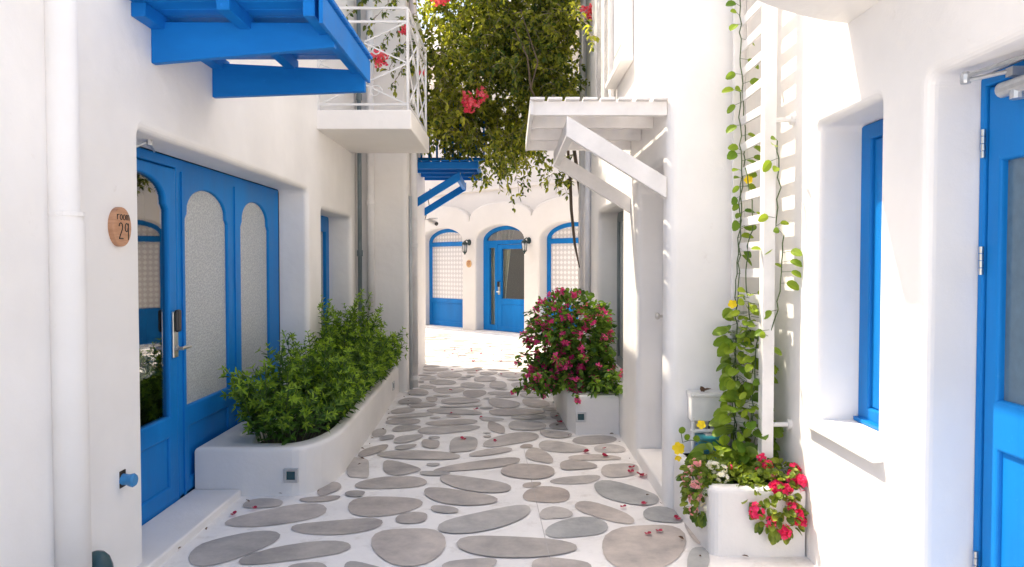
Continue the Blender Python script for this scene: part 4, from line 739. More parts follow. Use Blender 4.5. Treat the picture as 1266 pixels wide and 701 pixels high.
# ------------------------------------------------------------------ projecting house on the right
H4 = thing('white_house', (1.8, 6.6, 0), 'projecting white house wall with rounded corner and a deep doorway under a slatted awning', 'house')
wall('front_wall', rect(.94, 3.2, -.15, 5.0), [], (0, 4.41, 0), (1, 0, 0), (0, -1, 0), -.16, 0, M['white'], H4, .07, 7, back=.04)
ro = [(5.5, -.15), (9.3, -.15), (9.3, 5.0), (4.5, 5.0), (4.5, 2.14)] + [(5.5 - .16 + .16 * math.sin(a), 2.14 - .16 + .16 * math.cos(a)) for a in [k / 6 * math.pi / 2 for k in range(7)]]
wall('side_wall', ro, [rect(6.2, 7.98, .4, 2.05, .10)], (.942, 0, 0), (0, 1, 0), (-1, 0, 0), -.28, 0, M['white'], H4, .045, 5)
MB().box(.95, 4.0, 9.1, 9.28, -.1, 4.9).build('end_wall', M['white'], H4)
MB().box(1.22, 4.0, 4.6, 9.1, 4.8, 4.98).build('roof', M['white'], H4)
MB().box(.945, 1.14, 4.50, 5.49, -.05, .10).build('threshold', M['white'], H4, bevel=.015, seg=3)
d4 = wall('door', rect(4.50, 5.495, .10, 2.14), [rect(4.66, 5.34, .25, .95), rect(4.66, 5.34, 1.1, 1.95)], (1.135, 0, 0), (0, 1, 0), (-1, 0, 0), -.04, 0, M['white_wood'], H4, .01, 2)
MB().box(1.155, 1.165, 4.6, 5.4, .2, 2.0).build('panel', M['white_wood'], d4)
hb = MB(); hb.lathe((1.135, 5.40, 1.11), [(.028, 0), (.028, -.008), (.010, -.012), (.010, -.035), (.022, -.042), (.027, -.055), (.020, -.068)], 12, 'x'); hb.build('door_knob', M['steel'], d4, smooth=False)
w4 = wall('window', rect(6.18, 8.0, .38, 2.07), [rect(6.3, 7.05, .5, 1.95), rect(7.13, 7.88, .5, 1.95)], (1.15, 0, 0), (0, 1, 0), (-1, 0, 0), -.05, 0, M['pipe_grey'], H4, .008, 2)
MB().box(1.17, 1.175, 6.25, 7.93, .45, 2.0).build('pane', M['obscure'], w4)
# upstairs window box
uw = MB(); uw.box(.86, .94, 5.68, 5.76, 3.12, 4.8); uw.box(.86, .94, 6.52, 6.60, 3.12, 4.8); uw.box(.90, .95, 5.76, 6.52, 3.12, 3.30); uw.box(.84, .94, 5.66, 6.62, 3.07, 3.12)
uwo = uw.build('window', M['white_wood'], H4, bevel=.006)
for i in range(2):
    y0 = 6.66 + i * .66
    sh = wall('shutter', rect(y0, y0 + .62, 2.75, 4.8), [rect(y0 + .09, y0 + .53, 2.95, 4.5), rect(y0 + .09, y0 + .53, 4.58, 4.72)], (.90, 0, 0), (0, 1, 0), (-1, 0, 0), -.03, 0, M['white_wood'], uwo, .005, 2)
lt = MB()
for i in range(2):
    y0 = 6.75 + i * .66
    for k in range(-9, 16):
        for sg in (1, -1):
            za = 2.95 + k * .09; pts = []
            a = Vector((.914 + (.004 if sg > 0 else 0), y0, za if sg > 0 else za + .44)); b = Vector((a.x, y0 + .44, za + .44 if sg > 0 else za))
            if min(a.z, b.z) > 2.93 and max(a.z, b.z) < 4.52: lt.beam(a, b, .004, .016, (1, 0, 0))
lt.build('lattice', M['white_wood'], uwo)
MB().box(.925, .939, 6.70, 7.94, 2.8, 4.75).build('screen_backing', M['alu'], uwo)
MB().box(.905, .925, 5.78, 6.50, 3.32, 4.8).build('blind_panel', M['white_wood'], uwo, bevel=.004)

# ------------------------------------------------------------------ house at the end of the lane
FO = Vector((-.18, 14.7, 0)); FU = Vector((.70710678, -.70710678, 0)); FN = Vector((-.70710678, -.70710678, 0))
H5 = thing('white_house', (0.6, 15.6, 0), 'white house with blue arched doors and scalloped mouldings at the end of the lane', 'house')
cs = [-3.79, -1.96, -.128, 1.69, 3.51, 5.33]
top = []
for c in reversed(cs):
    for k in range(17):
        a = math.pi * k / 16; top.append((c + .91 * math.cos(a), 2.40 + .36 * math.sin(a) ** .85))
outer = [(-4.7, -.15), (6.24, -.15)] + top
wall('wall', outer, [arch(c - .70, c + .70, .10, 1.98, .30) for c in cs], FO, FU, FN, -.25, 0, M['cream'], H5, .035, 4)
wall('upper_wall', rect(-7, 7.4, 2.33, 6.8), [], FO, FU, FN, -.4, -.12, M['cream'], H5, .02, 2)
wall('wall_end', rect(-7, -4.72, -.15, 2.32), [], FO, FU, FN, -.3, -.02, M['cream'], H5, .02, 2)
wall('cornice', rect(-7, 7.4, 3.02, 3.10), [], FO, FU, FN, -.13, -.07, M['cream'], H5, .015, 2)
def FP(s, z, t=0): return tuple(FO + FU * s + FN * t + Vector((0, 0, z)))
def fwall(name, outer, holes, t0, t1, mat, parent, bevel=.01): return wall(name, outer, holes, FO, FU, FN, t0, t1, mat, parent, bevel, 2)
def fbox(name, s0, s1, z0, z1, t0, t1, mat, parent, **k): return wall(name, rect(s0, s1, z0, z1), [], FO, FU, FN, t0, t1, mat, parent, 0, **k)
wall('unseen_shade_eave', rect(-7, 7.4, 5.62, 5.80), [], FO, FU, FN, -.07, 1.3, M['cream'], H5, .02, 2)  # overhang added out of view to keep direct sun off the facade
fwall('step', rect(-6, 6.5, -.05, .085), [], .02, .46, M['kerb'], H5, .02)
def lunette(c, h, z0, zs, rise, n=18):
    return [(c + h * math.cos(math.pi * k / n), z0 + rise * math.sin(math.pi * k / n)) for k in range(n + 1)]
for i, c in enumerate(cs):
    a, b = c - .715, c + .715
    if i == 2: continue
    f = fwall('arched_window', arch(a, b, .09, 1.98, .315), [lunette(c, .61, 1.985, 0, .215), rect(a + .10, b - .10, .72, 1.885), rect(a + .11, b - .11, .20, .62)], -.29, -.225, M['blue'], H5, .008)
    fbox('patterned_pane', a + .08, b - .08, .70, 1.90, -.265, -.255, M['lattice'], f)
    wall('patterned_pane', lunette(c, .63, 1.975, 0, .235), [], FO, FU, FN, -.265, -.255, M['lattice'], f, 0)
    fbox('lower_panel', a + .10, b - .10, .19, .63, -.255, -.242, M['blue'], f)
c = cs[2]; a, b = c - .715, c + .715
f = fwall('arched_door_frame', arch(a, b, .09, 1.98, .315), [lunette(c, .61, 1.985, 0, .215), rect(a + .19, a + .36, .22, 1.83), rect(a + .45, b - .04, .10, 1.90)], -.29, -.225, M['blue'], H5, .008)
fbox('clear_pane', a + .17, a + .38, .2, 1.86, -.265, -.26, M['glass_clear'], f)
wall('clear_pane', lunette(c, .63, 1.975, 0, .235), [], FO, FU, FN, -.265, -.26, M['glass'], f, 0)
d = fwall('arched_door', rect(a + .457, b - .047, .105, 1.893), [rect(a + .565, b - .14, .78, 1.80), rect(a + .575, b - .15, .20, .66)], -.275, -.22, M['blue'], H5, .01)
fbox('clear_pane', a + .55, b - .12, .76, 1.82, -.255, -.25, M['glass_clear'], d)
fbox('lower_panel', a + .56, b - .13, .19, .67, -.245, -.232, M['blue'], d)
hb = fwall('lock_plate', rect(a + .475, a + .535, .86, 1.12), [], -.22, -.205, M['steel'], d, .004)
fwall('card_reader', rect(a + .478, a + .532, 1.02, 1.13), [], -.205, -.18, M['black'], d, .006)
hb = MB(); hb.tube([FP(a + .505, .92, -.205), FP(a + .505, .92, -.15), FP(a + .60, .92, -.15)], .010, 6); hb.build('door_handle', M['steel'], d)
fbox('room_interior', -2.9, 2.6, 0, 2.6, -1.8, -1.75, M['dark_room'], H5)
def curtain(name, pts_top, pts_bot, t, label, amp=.035, n=40):
    mb = MB(); (s0, z0), (s1, z1) = pts_top; 
    for k in range(n + 1):
        u = k / n; w_ = amp * math.sin(u * 21)
        rows = 8
        for j in range(rows + 1):
            v = j / rows
            sL = s0 + (pts_bot[0][0] - s0) * v; sR = s1 + (pts_bot[1][0] - s1) * (v ** .6)
            z = z0 + (pts_bot[0][1] - z0) * v
            mb.v.append(FP(sL + (sR - sL) * u, z, t + w_ * (1 - .3 * v)))
    for k in range(n):
        for j in range(8):
            q = k * 9 + j; mb.f.append((q, q + 9, q + 10, q + 1))
    o = mb.build(name, M['curtain'], smooth=True); tag(o, label, 'curtain')
curtain('curtain', ((-.46, 2.28), (.02, 2.28)), ((-.46, .75), (-.34, .75)), -.40, 'gathered cream curtain tied back behind the glass of the far arched blue door')
curtain('curtain', ((-.86, 2.28), (-.56, 2.28)), ((-.86, .15), (-.56, .15)), -.40, 'straight cream curtain behind the narrow side light beside the far arched blue door')

H6_shade = thing('white_house', (-5.6, 14, 0), 'unseen white house added left of the little square to cut its sky and bounce light', 'house')  # added house, out of view, dims the square and the end facade
MB().box(-8, -4.4, 11.6, 16.5, -.1, 4.6).build('wall', M['cream'], H6_shade, bevel=.03)
# ------------------------------------------------------------------ awnings
AW = thing('awning', (-1.8, 3.9, 2.5), 'large bright blue slatted timber awning high on the near left wall', 'awning', 'slatted timber awnings')
for y in (3.66, 4.40):
    b = MB(); b.hexa([(-1.80, y, 2.50), (-.885, y, 2.58 if y < 4 else 2.535), (-.885, y + .045, 2.58 if y < 4 else 2.535), (-1.80, y + .045, 2.50), (-1.80, y, 2.705), (-.885, y, 2.70 if y < 4 else 2.66), (-.885, y + .045, 2.70 if y < 4 else 2.66), (-1.80, y + .045, 2.705)])
    b.build('bracket_beam', M['blue_awning'], AW, bevel=.004)
for x, wd, y0, y1 in ((-1.765, .07, 3.47, 4.50), (-1.33, .06, 3.38, 4.47), (-.935, .055, 3.38, 4.47)):
    MB().box(x - wd / 2, x + wd / 2, y0, y1, 2.668 if x < -1 else 2.640, 2.735).build('purlin', M['blue_awning'], AW, bevel=.004)
b = MB(); b.box(-.884, -.864, 3.36, 4.47, 2.60, 2.733); b.build('fascia', M['blue_awning'], AW, bevel=.003)
y = 3.36
while y < 4.45:
    MB().box(-1.80, -.845, y, y + .102, 2.737, 2.755).build('slat', M['blue_awning'], AW, bevel=.004); y += .110
def timber_awning(xw, xo, ys, zb, zt, name_label, mat, y0, y1, brace, nsl, grp):
    sgn = 1 if xo > xw else -1
    A = thing('awning', (xw, (y0 + y1) / 2, zb - .5), name_label, 'awning', grp)
    for y in ys:
        MB().box(min(xw, xo), max(xw, xo), y, y + .04, zb, zt).build('rafter', mat, A, bevel=.003)
    wd = abs(xo + sgn * .04 - xw) / nsl
    for k in range(nsl):
        xa = xw + sgn * k * wd; xb = xa + sgn * (wd - .020)
        MB().box(min(xa, xb), max(xa, xb), y0, y1, zt + .002, zt + .016).build('slat', mat, A, bevel=.002)
    MB().box(min(xo, xo + sgn * .022), max(xo, xo + sgn * .022), y0 + .02, y1 - .02, zb - .0, zt).build('fascia', mat, A, bevel=.002)
    zl, zu, xu, hh = brace
    yb = (ys[0] - .001, ys[-1] - .001)
    for y in yb:
        b = MB(); b.prism([(xw, y, zl), (xw, y, zl + hh), (xu, y, zu), (xu, y, zu - hh)], (0, .05, 0)); b.build('brace', mat, A, bevel=.003)
    MB().box(min(xu, xu - sgn * .05), max(xu, xu - sgn * .05), ys[0] + .055, ys[-1] - .01, zu - hh, zu - .025).build('cross_beam', mat, A, bevel=.003)
    return A
timber_awning(.94, .13, [4.44, 4.86, 5.32, 5.78], 2.40, 2.485, 'white painted slatted timber awning on braces over the right hand doorway', M['white_wood'], 4.40, 5.86, (1.90, 2.40, .33, .125), 8, 'slatted timber awnings')
timber_awning(-1.26, -.45, [9.25, 9.65, 10.1, 10.5], 2.70, 2.79, 'small blue slatted timber awning far down the lane under the hanging vine', M['blue_awning'], 9.2, 10.6, (2.19, 2.67, -.66, .11), 7, 'slatted timber awnings')
# blue railing of a balcony above the far awning
BR = thing('railing', (-.9, 10.3, 2.78), 'blue upright railing half hidden in the hanging vine above the small blue awning', 'railing')
b = MB(); b.box(-1.25, -.36, 9.72, 9.76, 2.87, 2.91); b.build('bottom_rail', M['blue_awning'], BR)
b = MB(); b.box(-1.25, -.36, 9.72, 9.76, 3.62, 3.66); b.build('top_rail', M['blue_awning'], BR)
for k in range(9):
    x = -1.22 + k * .104; MB().box(x, x + .026, 9.727, 9.753, 2.911, 3.619).build('baluster', M['blue_awning'], BR)
# ------------------------------------------------------------------ pipes and fittings
def pipe(label, pts, r, mat, collars=(), name='drain_pipe'):
    A = thing(name, (pts[0][0], pts[0][1], 0), label, 'pipe')
    MB().tube(pts, r, 16).build('pipe', mat, A, smooth=True)
    for z, rr, h in collars:
        b = MB(); t = (z - pts[0][2]) / (pts[-1][2] - pts[0][2]); x = pts[0][0] + (pts[-1][0] - pts[0][0]) * t; y = pts[0][1] + (pts[-1][1] - pts[0][1]) * t
        b.lathe((x, y, z - h / 2), [(rr, 0), (rr, h)], 16); b.build('collar', mat, A, bevel=.004)
    return A
pipe('thick white downpipe on the near left wall beside the room sign', [(-1.757, 2.885, -.05), (-1.760, 2.88, 1.66), (-1.765, 2.875, 1.70), (-1.768, 2.87, 5.6)], [.066, .066, .058, .058], M['white'], ((1.695, .067, .02),))
pipe('blue grey downpipe in the corner behind the balcony', [(-1.745, 8.36, 0), (-1.745, 8.36, 5.6)], .024, M['pipe_grey'], ((1.62, .033, .07), (3.4, .033, .07)))
pipe('white downpipe next to the blue grey one behind the balcony', [(-1.625, 8.40, 0), (-1.625, 8.40, 5.6)], .045, M['pipe_white'], ((2.2, .052, .05),))
pipe('white downpipe at the outer corner of the plain house beyond the balcony', [(-1.185, 8.80, 0), (-1.185, 8.80, 4.8)], .046, M['pipe_white'], ((1.72, .053, .05), (.12, .053, .05)))
pipe('slim grey downpipe half hidden behind the white one beyond the balcony', [(-1.205, 8.66, 0), (-1.205, 8.66, 2.3)], .020, M['pipe_pale'])
pipe('tall white downpipe at the far corner of the right hand house', [(.905, 9.36, 0), (.905, 9.36, 6)], .048, M['pipe_white'], ((1.15, .056, .05), (3.3, .056, .05)))
pipe('slim blue grey pipe beside the tall white downpipe on the right', [(.955, 9.33, 2.3), (.955, 9.33, 6)], .020, M['pipe_pale'])
pipe('second white pipe on the right hand wall just before its far corner', [(.905, 8.72, 0), (.905, 8.72, 3.0)], .036, M['pipe_white'])

def oval(name, O, U, N, w_, h_, th, mat, parent): 
    pts = [(w_ * math.cos(2 * math.pi * k / 36), h_ * math.sin(2 * math.pi * k / 36)) for k in range(36)]
    return wall(name, pts, [], O, U, N, 0, th, mat, parent, .004, 2)
SG = thing('room_sign', (-1.8, 3.327, 1.57), 'oval wooden room sign with the number 29 on the near left wall', 'sign')
oval('plate', (-1.803, 3.327, 1.668), (0, 1, 0), (1, 0, 0), .080, .090, .026, M['sign_wood'], SG)
GL = {'r': [[(0, 0), (0, 1)], [(0, .6), (.25, .95), (.55, .95)]], 'o': [[(.3 + .3 * math.cos(t * .52), .5 + .5 * math.sin(t * .52)) for t in range(13)]],
      'm': [[(0, 0), (0, 1)], [(0, .75), (.2, .98), (.38, .85), (.4, 0)], [(.4, .75), (.6, .98), (.78, .85), (.8, 0)]],
      '2': [[(0, .78), (.08, .93), (.25, 1), (.42, .93), (.48, .76), (.42, .56), (.02, .02), (0, 0), (.55, 0)]],
      '9': [[(.46, .85), (.35, .97), (.2, .98), (.06, .88), (.02, .68), (.08, .52), (.22, .46), (.38, .52), (.46, .7)], [(.48, 1), (.47, .5), (.45, -.06)]],
      '1': [[(0, .8), (.2, 1), (.2, 0)]], '7': [[(0, 1), (.5, 1), (.18, 0)]]}
def strokes(txt, O, U, N, w_, h_, gap, r, mat, parent):
    O = Vector(O); U = Vector(U); N = Vector(N); wid = sum(max(p[0] for st in GL[c] for p in st) * w_ for c in txt) + gap * (len(txt) - 1); x = -wid / 2
    for c in txt:
        mb = MB()
        for st in GL[c]: mb.tube([O + U * (x + p[0] * w_) + Vector((0, 0, (p[1] - .5) * h_)) for p in st], r, 5)
        mb.build('letter', mat, parent); x += max(p[0] for st in GL[c] for p in st) * w_ + gap
strokes('room', (-1.776, 3.333, 1.712), (0, 1, 0), (1, 0, 0), .030, .024, .008, .0020, M['red_letter'], SG)
strokes('29', (-1.776, 3.336, 1.650), (0, 1, 0), (1, 0, 0), .062, .072, .016, .0028, M['red_letter'], SG)
S2 = thing('room_sign', FP(-1.03, 1.42, 0), 'small pale wooden oval room sign between the far arched window and door', 'sign')
oval('plate', FP(-1.03, 1.50, -.002), FU, FN, .078, .080, .02, M['sign_pale'], S2)
strokes('room', FP(-1.03, 1.54, .019), FU, FN, .024, .020, .008, .003, M['brown_letter'], S2)
strokes('17', FP(-1.03, 1.485, .019), FU, FN, .06, .062, .018, .004, M['brown_letter'], S2)
PL = oval('wall_plaque', (-1.345, 10.55, 1.56), (0, 1, 0), (1, 0, 0), .10, .12, .04, M['dark_metal'], None)
tag(PL, 'dark oval plaque seen edge on at the far end of the left wall', 'plaque')

SP = thing('spigot', (-1.8, 3.40, .44), 'stub of blue painted pipe sticking out of the near left wall', 'pipe stub')
mb = MB(); mb.tube([(-1.80, 3.335, .505), (-1.775, 3.336, .503), (-1.757, 3.338, .500)], [.027, .025, .030], 12); mb.lathe((-1.760, 3.338, .500), [(.030, 0), (.032, .012), (.026, .02)], 10, 'x'); mb.build('stub', M['midblue'], SP)
MB().box(-1.803, -1.796, 3.312, 3.362, .468, .546).build('dark_hole_patch', M['soil'], SP, bevel=.002)  # dark plate stands in for the shaded hole around the pipe
JR = MB(); JR.lathe((-1.765, 3.06, 0), [(.05, 0), (.062, .05), (.066, .16), (.062, .215), (.050, .250), (.030, .272), (.008, .280)], 24)
o = JR.build('garden_lamp', M['teal'], smooth=True); tag(o, 'dark teal dome topped garden light standing at the foot of the near left wall', 'garden light')

def lantern(s, label):
    p0 = FP(s, 1.93, 0); A = thing('wall_lamp', p0, label, 'wall lamp', 'lantern wall lamps')
    wall('back_plate', [(.045 * math.cos(2 * math.pi * k / 16), .065 * math.sin(2 * math.pi * k / 16)) for k in range(16)], [], Vector(FP(s, 1.95, 0)), FU, FN, 0, .03, M['dark_metal'], A, .005, 2)
    mb = MB(); mb.tube([FP(s, 1.97, .02), FP(s, 2.0, .08), FP(s, 1.98, .13), FP(s, 1.95, .14)], .012, 6); mb.build('arm', M['dark_metal'], A)
    c_ = FP(s, 1.74, .14); mb = MB(); mb.lathe((c_[0], c_[1], c_[2]), [(.012, -.05), (.02, -.02), (.042, 0), (.042, .012)], 12); mb.lathe((c_[0], c_[1], c_[2] + .17), [(.065, 0), (.06, .02), (.03, .05), (.012, .07)], 12)
    for k in range(4):
        a = k * math.pi / 2; mb.tube([(c_[0] + .038 * math.cos(a), c_[1] + .038 * math.sin(a), c_[2]), (c_[0] + .055 * math.cos(a), c_[1] + .055 * math.sin(a), c_[2] + .175)], .006, 5)
    mb.build('lantern_frame', M['dark_metal'], A)
    MB().lathe(c_, [(.033, .012), (.049, .168)], 12).build('glass', M['alu'], A, smooth=True)
lantern(-1.01, 'dark lantern wall lamp left of the far arched door, above the oval sign')
lantern(.735, 'dark lantern wall lamp right of the far arched door')

CC = thing('security_camera', (-1.33, 10.7, 2.1), 'small white security camera on the end of the left wall below the blue awning', 'camera')
mb = MB(); mb.tube([(-1.20, 10.72, 2.13), (-1.10, 10.60, 2.08)], .034, 12); mb.box(-1.215, -1.09, 10.585, 10.73, 2.155, 2.165); mb.build('body', M['white_metal'], CC)
MB().tube([(-1.10, 10.60, 2.08), (-1.093, 10.592, 2.077)], .028, 12).build('lens', M['black'], CC)
MB().tube([(-1.33, 10.72, 2.14), (-1.25, 10.72, 2.15), (-1.19, 10.71, 2.13)], .012, 6).build('bracket', M['white_metal'], CC)
MB().tube([(-1.27, 10.7, 2.16), (-1.25, 10.7, 2.25), (-1.21, 10.7, 2.33), (-1.23, 10.7, 2.45), (-1.2, 10.69, 2.6)], .006, 5).build('cable', M['black'], CC)

def step_light(O, U, N, label, s=.046):
    A = thing('step_light', O, label, 'step light', 'square step lights in the planters')
    wall('frame', rect(-s, s, -s, s), [rect(-s * .6, s * .6, -s * .6, s * .6)], O, U, N, -.01, .012, M['alu'], A, .003, 2)
    wall('lens', rect(-s * .64, s * .64, -s * .64, s * .64), [], O, U, N, -.02, .004, M['teal'], A, 0)
step_light((-1.425, 4.66, .135), (1, 0, 0), (0, -1, 0), 'square step light in the near end of the long left planter')
step_light((-1.298, 7.9, .17), (.045, .99, 0), (.99, -.045, 0), 'square step light in the far side of the long left planter')
step_light((.605, 6.36, .155), (1, 0, 0), (0, -1, 0), 'square step light in the planter under the magenta bush')

# ------------------------------------------------------------------ planters
def planter(label, outer, inner, h, loc):
    A = thing('planter', loc, label, 'planter', 'whitewashed planters')
    wall('trough', outer, [inner], (0, 0, 0), (1, 0, 0), (0, 0, 1), -.1, h, M['kerb'], A, .028, 4, V=(0, 1, 0))
    cx = sum(p[0] for p in inner) / len(inner); cy = sum(p[1] for p in inner) / len(inner)
    n = 8; mb = MB(); rr = random.Random(2)
    for p in inner: pass
    mb.poly([(x, y, h - .05) for x, y in inner]); mb.build('soil', M['soil'], A)
    return A
lo = [(-2.045, 4.66), (-1.42, 4.66)] + [(-1.42 + .215 * math.sin(a), 4.66 + .55 * (1 - math.cos(a))) for a in [k / 8 * math.pi / 2 for k in range(1, 9)]] + [(-1.25, 6.6), (-1.315, 8.40), (-1.79, 8.40), (-1.79, 6.40), (-2.045, 6.40)]
li = [(-1.70, 4.80), (-1.50, 4.80)] + [(-1.50 + .19 * math.sin(a), 4.80 + .5 * (1 - math.cos(a))) for a in [k / 8 * math.pi / 2 for k in range(1, 9)]] + [(-1.36, 6.6), (-1.42, 8.30), (-1.74, 8.30), (-1.74, 5.0)]
planter('long low whitewashed planter with a rounded end along the left wall', lo, li, .315, (-1.6, 6.5, 0))
planter('low whitewashed planter with a slanting side under the magenta bush', [(.94, 6.36), (.56, 6.36)] + [(.50, 6.55), (.455, 7.4), (.455, 8.3), (.94, 8.3)], [(.90, 6.44), (.63, 6.44), (.575, 6.6), (.53, 7.4), (.53, 8.22), (.90, 8.22)], .345, (.7, 7.3, 0))
fp = [(1.50, 3.69)] + [(1.075 - .06 * math.sin(a), 3.69 + .06 - .06 * math.cos(a)) for a in [k / 5 * math.pi / 2 for k in range(6)]] + [(.985, 4.40), (1.50, 4.40)]
fi = [(1.44, 3.78), (1.11, 3.78), (1.07, 3.84), (1.06, 4.36), (1.44, 4.36)]
planter('whitewashed corner planter of geraniums at the foot of the white trellis', fp, fi, .355, (1.25, 4.0, 0))

# ------------------------------------------------------------------ trellis, meter box, pump
TR = thing('trellis', (1.365, 4.1, .3), 'tall white wooden ladder trellis standing off the right wall above the planter', 'trellis')
MB().box(1.310, 1.362, 4.325, 4.36, .28, 5.4).build('post', M['white_wood'], TR, bevel=.003)
MB().box(1.345, 1.408, 3.895, 3.960, .28, 5.4).build('post', M['white_wood'], TR, bevel=.003)
z = .42; k = 0; rr = random.Random(8)
while z < 5.3:
    dz = rr.uniform(-.008, .008) + (-.03 if .6 < z < .9 else 0)
    b = MB(); b.hexa([(x_, y_, z + h_ + (dz if y_ > 4 else 0)) for h_ in (-.025, .025) for x_, y_ in ((1.345, 3.962), (1.360, 3.962), (1.360, 4.323), (1.345, 4.323))])
    b.build('rung', M['white_wood'], TR, bevel=.003); z += .147
for z in (.63, 2.27, 3.9):
    b = MB(); b.tube([(1.395, 3.92, z), (1.515, 3.92, z)], .013, 8); b.lathe((1.49, 3.92, z), [(.028, 0), (.028, .022)], 10, 'x'); b.build('wall_bracket', M['white_metal'], TR)
b = MB(); b.box(1.385, 1.40, 4.335, 4.352, .28, 5.4); b.build('inner_post', M['white_wood'], TR)
MX = thing('meter_box', (1.16, 4.35, .56), 'pale grey electrical box on the wall behind the geranium planter', 'electrical box')
MB().box(1.065, 1.265, 4.30, 4.41, .565, .712).build('housing', M['white_metal'], MX, bevel=.006)
MB().box(1.058, 1.272, 4.285, 4.412, .712, .732).build('lid', M['white_metal'], MX, bevel=.004)
b = MB()
for x, z in ((1.08, .72), (1.25, .72), (1.08, .58), (1.25, .58)): b.lathe((x, 4.297 if z < .7 else 4.283, z), [(.005, 0), (.005, .006)], 8, 'y')
b.build('screw', M['steel'], MX)
L = Leaves(); L.leaf(Vector((1.13, 4.33, .735)), Vector((1, .2, .25)), Vector((0, 0, 1)), .07, .035, .3); L.leaf(Vector((1.15, 4.33, .735)), Vector((-.4, .2, .6)), Vector((0, 1, 0)), .04, .03, .1)
o = L.build('dry_leaf', M['brownleaf']); tag(o, 'dry brown leaf lying on top of the pale electrical box', 'leaf')
PF = MB(); PF.tube([(1.075, 4.30, .06), (1.075, 4.30, .56)], .011, 8); PF.tube([(1.10, 4.38, .06), (1.10, 4.38, .56)], .013, 8); PF.tube([(1.06, 4.30, .505), (1.34, 4.30, .512)], .011, 8)
o = PF.build('pipe_frame', M['pipe_white']); tag(o, 'thin white water pipes below the electrical box behind the flowers', 'pipes')
PU = thing('water_pump', (1.17, 4.3, .28), 'small blue water pump with a dark teal cap behind the flowers', 'pump')
MB().box(1.10, 1.25, 4.22, 4.36, .30, .432).build('body', M['midblue'], PU, bevel=.02, seg=3)
MB().box(1.09, 1.26, 4.21, 4.37, .435, .49).build('cap', M['petrol'], PU, bevel=.018, seg=3)
MB().tube([(1.175, 4.30, .485), (1.172, 4.31, .53), (1.185, 4.33, .57)], .006, 6).build('cable', M['black'], PU)
MB().box(1.14, 1.24, 4.24, 4.34, .486, .496).build('label_plate', M['alu'], PU, bevel=.003)

# ------------------------------------------------------------------ plants
def shrub(label, loc, spots, seedv, group='leafy shrubs in the long planter'):
    rnd = random.Random(seedv); A = thing('shrub', loc, label, 'shrub', group)
    L = Leaves(); ST = MB()
    for (x, y, h, lx, ly) in spots:
        p = Vector((x, y, .27)); n = max(4, int(h / .038)); d = Vector((lx * .5, ly * .5, 1)).normalized(); pts = [p.copy()]
        bend = Vector((lx, ly, 0)) * .05 + Vector((rnd.uniform(-.03, .03), rnd.uniform(-.03, .03), 0)); ph = rnd.uniform(0, 6)
        for i in range(n):
            d = (d + bend * (.6 + .4 * i / n)).normalized(); p = p + d * (h / n); pts.append(p.copy())
            t = i / n
            if t < .12: continue
            ph += math.pi / 2 + rnd.uniform(-.3, .3)
            a = d.orthogonal().normalized(); b = d.cross(a)
            tip = t > .86
            m = 2 if not tip else 4
            for k in range(m):
                ang = ph + k * 2 * math.pi / m
                o = a * math.cos(ang) + b * math.sin(ang)
                up = .35 + .5 * t if not tip else .75
                ll = rnd.uniform(.068, .105) * (1 if not tip else .72) * (.75 + .3 * math.sin(math.pi * min(1, t + .15)))
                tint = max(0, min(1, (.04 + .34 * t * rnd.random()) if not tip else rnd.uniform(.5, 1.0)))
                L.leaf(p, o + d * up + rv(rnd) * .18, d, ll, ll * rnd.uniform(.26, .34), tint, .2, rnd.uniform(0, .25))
            if rnd.random() < .5 and .25 < t < .85:                 # small side shoot with a star of leaves
                o = (a * math.cos(ph + .8) + b * math.sin(ph + .8) + d * .7).normalized(); q = p + o * rnd.uniform(.05, .10)
                ST.tube([p, q], .0015, 3, False)
                for k in range(6):
                    ang = k * math.pi / 3 + ph; e = o.orthogonal().normalized(); f_ = o.cross(e)
                    L.leaf(q, e * math.cos(ang) + f_ * math.sin(ang) + o * rnd.uniform(.3, .8), o, rnd.uniform(.035, .058), .016, rnd.uniform(.2, .8), .2, .1)
        ST.tube(pts[::3] + [pts[-1]], .0026, 4, False)
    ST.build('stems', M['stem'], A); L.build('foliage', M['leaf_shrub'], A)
    return A
rs2 = random.Random(21)
def hfun(y):
    tab = [(4.7, .46), (5.0, .56), (5.6, .66), (6.3, .68), (7.0, .80), (7.5, .80), (8.0, .66), (8.4, .58)]
    for (a, ha), (b, hb_) in zip(tab[:-1], tab[1:]):
        if a <= y <= b: return ha + (hb_ - ha) * (y - a) / (b - a)
    return .55
def spots(y0, y1, n):
    out = []
    for _ in range(n):
        y = rs2.uniform(y0, y1); xr = -1.345 - .05 * (y - 5) / 3.4 if y > 5.3 else -1.5 + .15 * max(0, (y - 4.85)) / .45
        u = rs2.random(); x = -1.72 + u * (xr + 1.72)
        h = hfun(y) * (rs2.uniform(.5, .98) if rs2.random() < .85 else rs2.uniform(1.0, 1.22)) * (1 - .36 * u ** 2)
        out.append((x, y, h, (u - .42) * 1.1 + rs2.uniform(-.2, .2), rs2.uniform(-.3, .3) - (.55 if y < 5.05 else 0)))
    return out
sA = spots(4.84, 5.75, 74) + [(-1.44 + .012 * k, 4.92 + .07 * k, .26 + .01 * k, .9, -.5 + .05 * k) for k in range(10)] + [(-1.68 + .05 * k, 4.84, .24, -.1 + .1 * k, -1.0) for k in range(5)] + [(-1.72, 5.35, .66, -.1, 0), (-1.70, 5.0, .52, -.4, -.3), (-1.68, 4.9, .44, -.5, -.5), (-1.70, 5.2, .5, -.6, .1)]
sB = spots(5.6, 7.1, 98) + [(-1.37 - .004 * k, 5.6 + .11 * k, rs2.uniform(.28, .42), 1.0, rs2.uniform(-.3, .3)) for k in range(14)] + [(-1.72, 6.5, .90, 0, 0)]
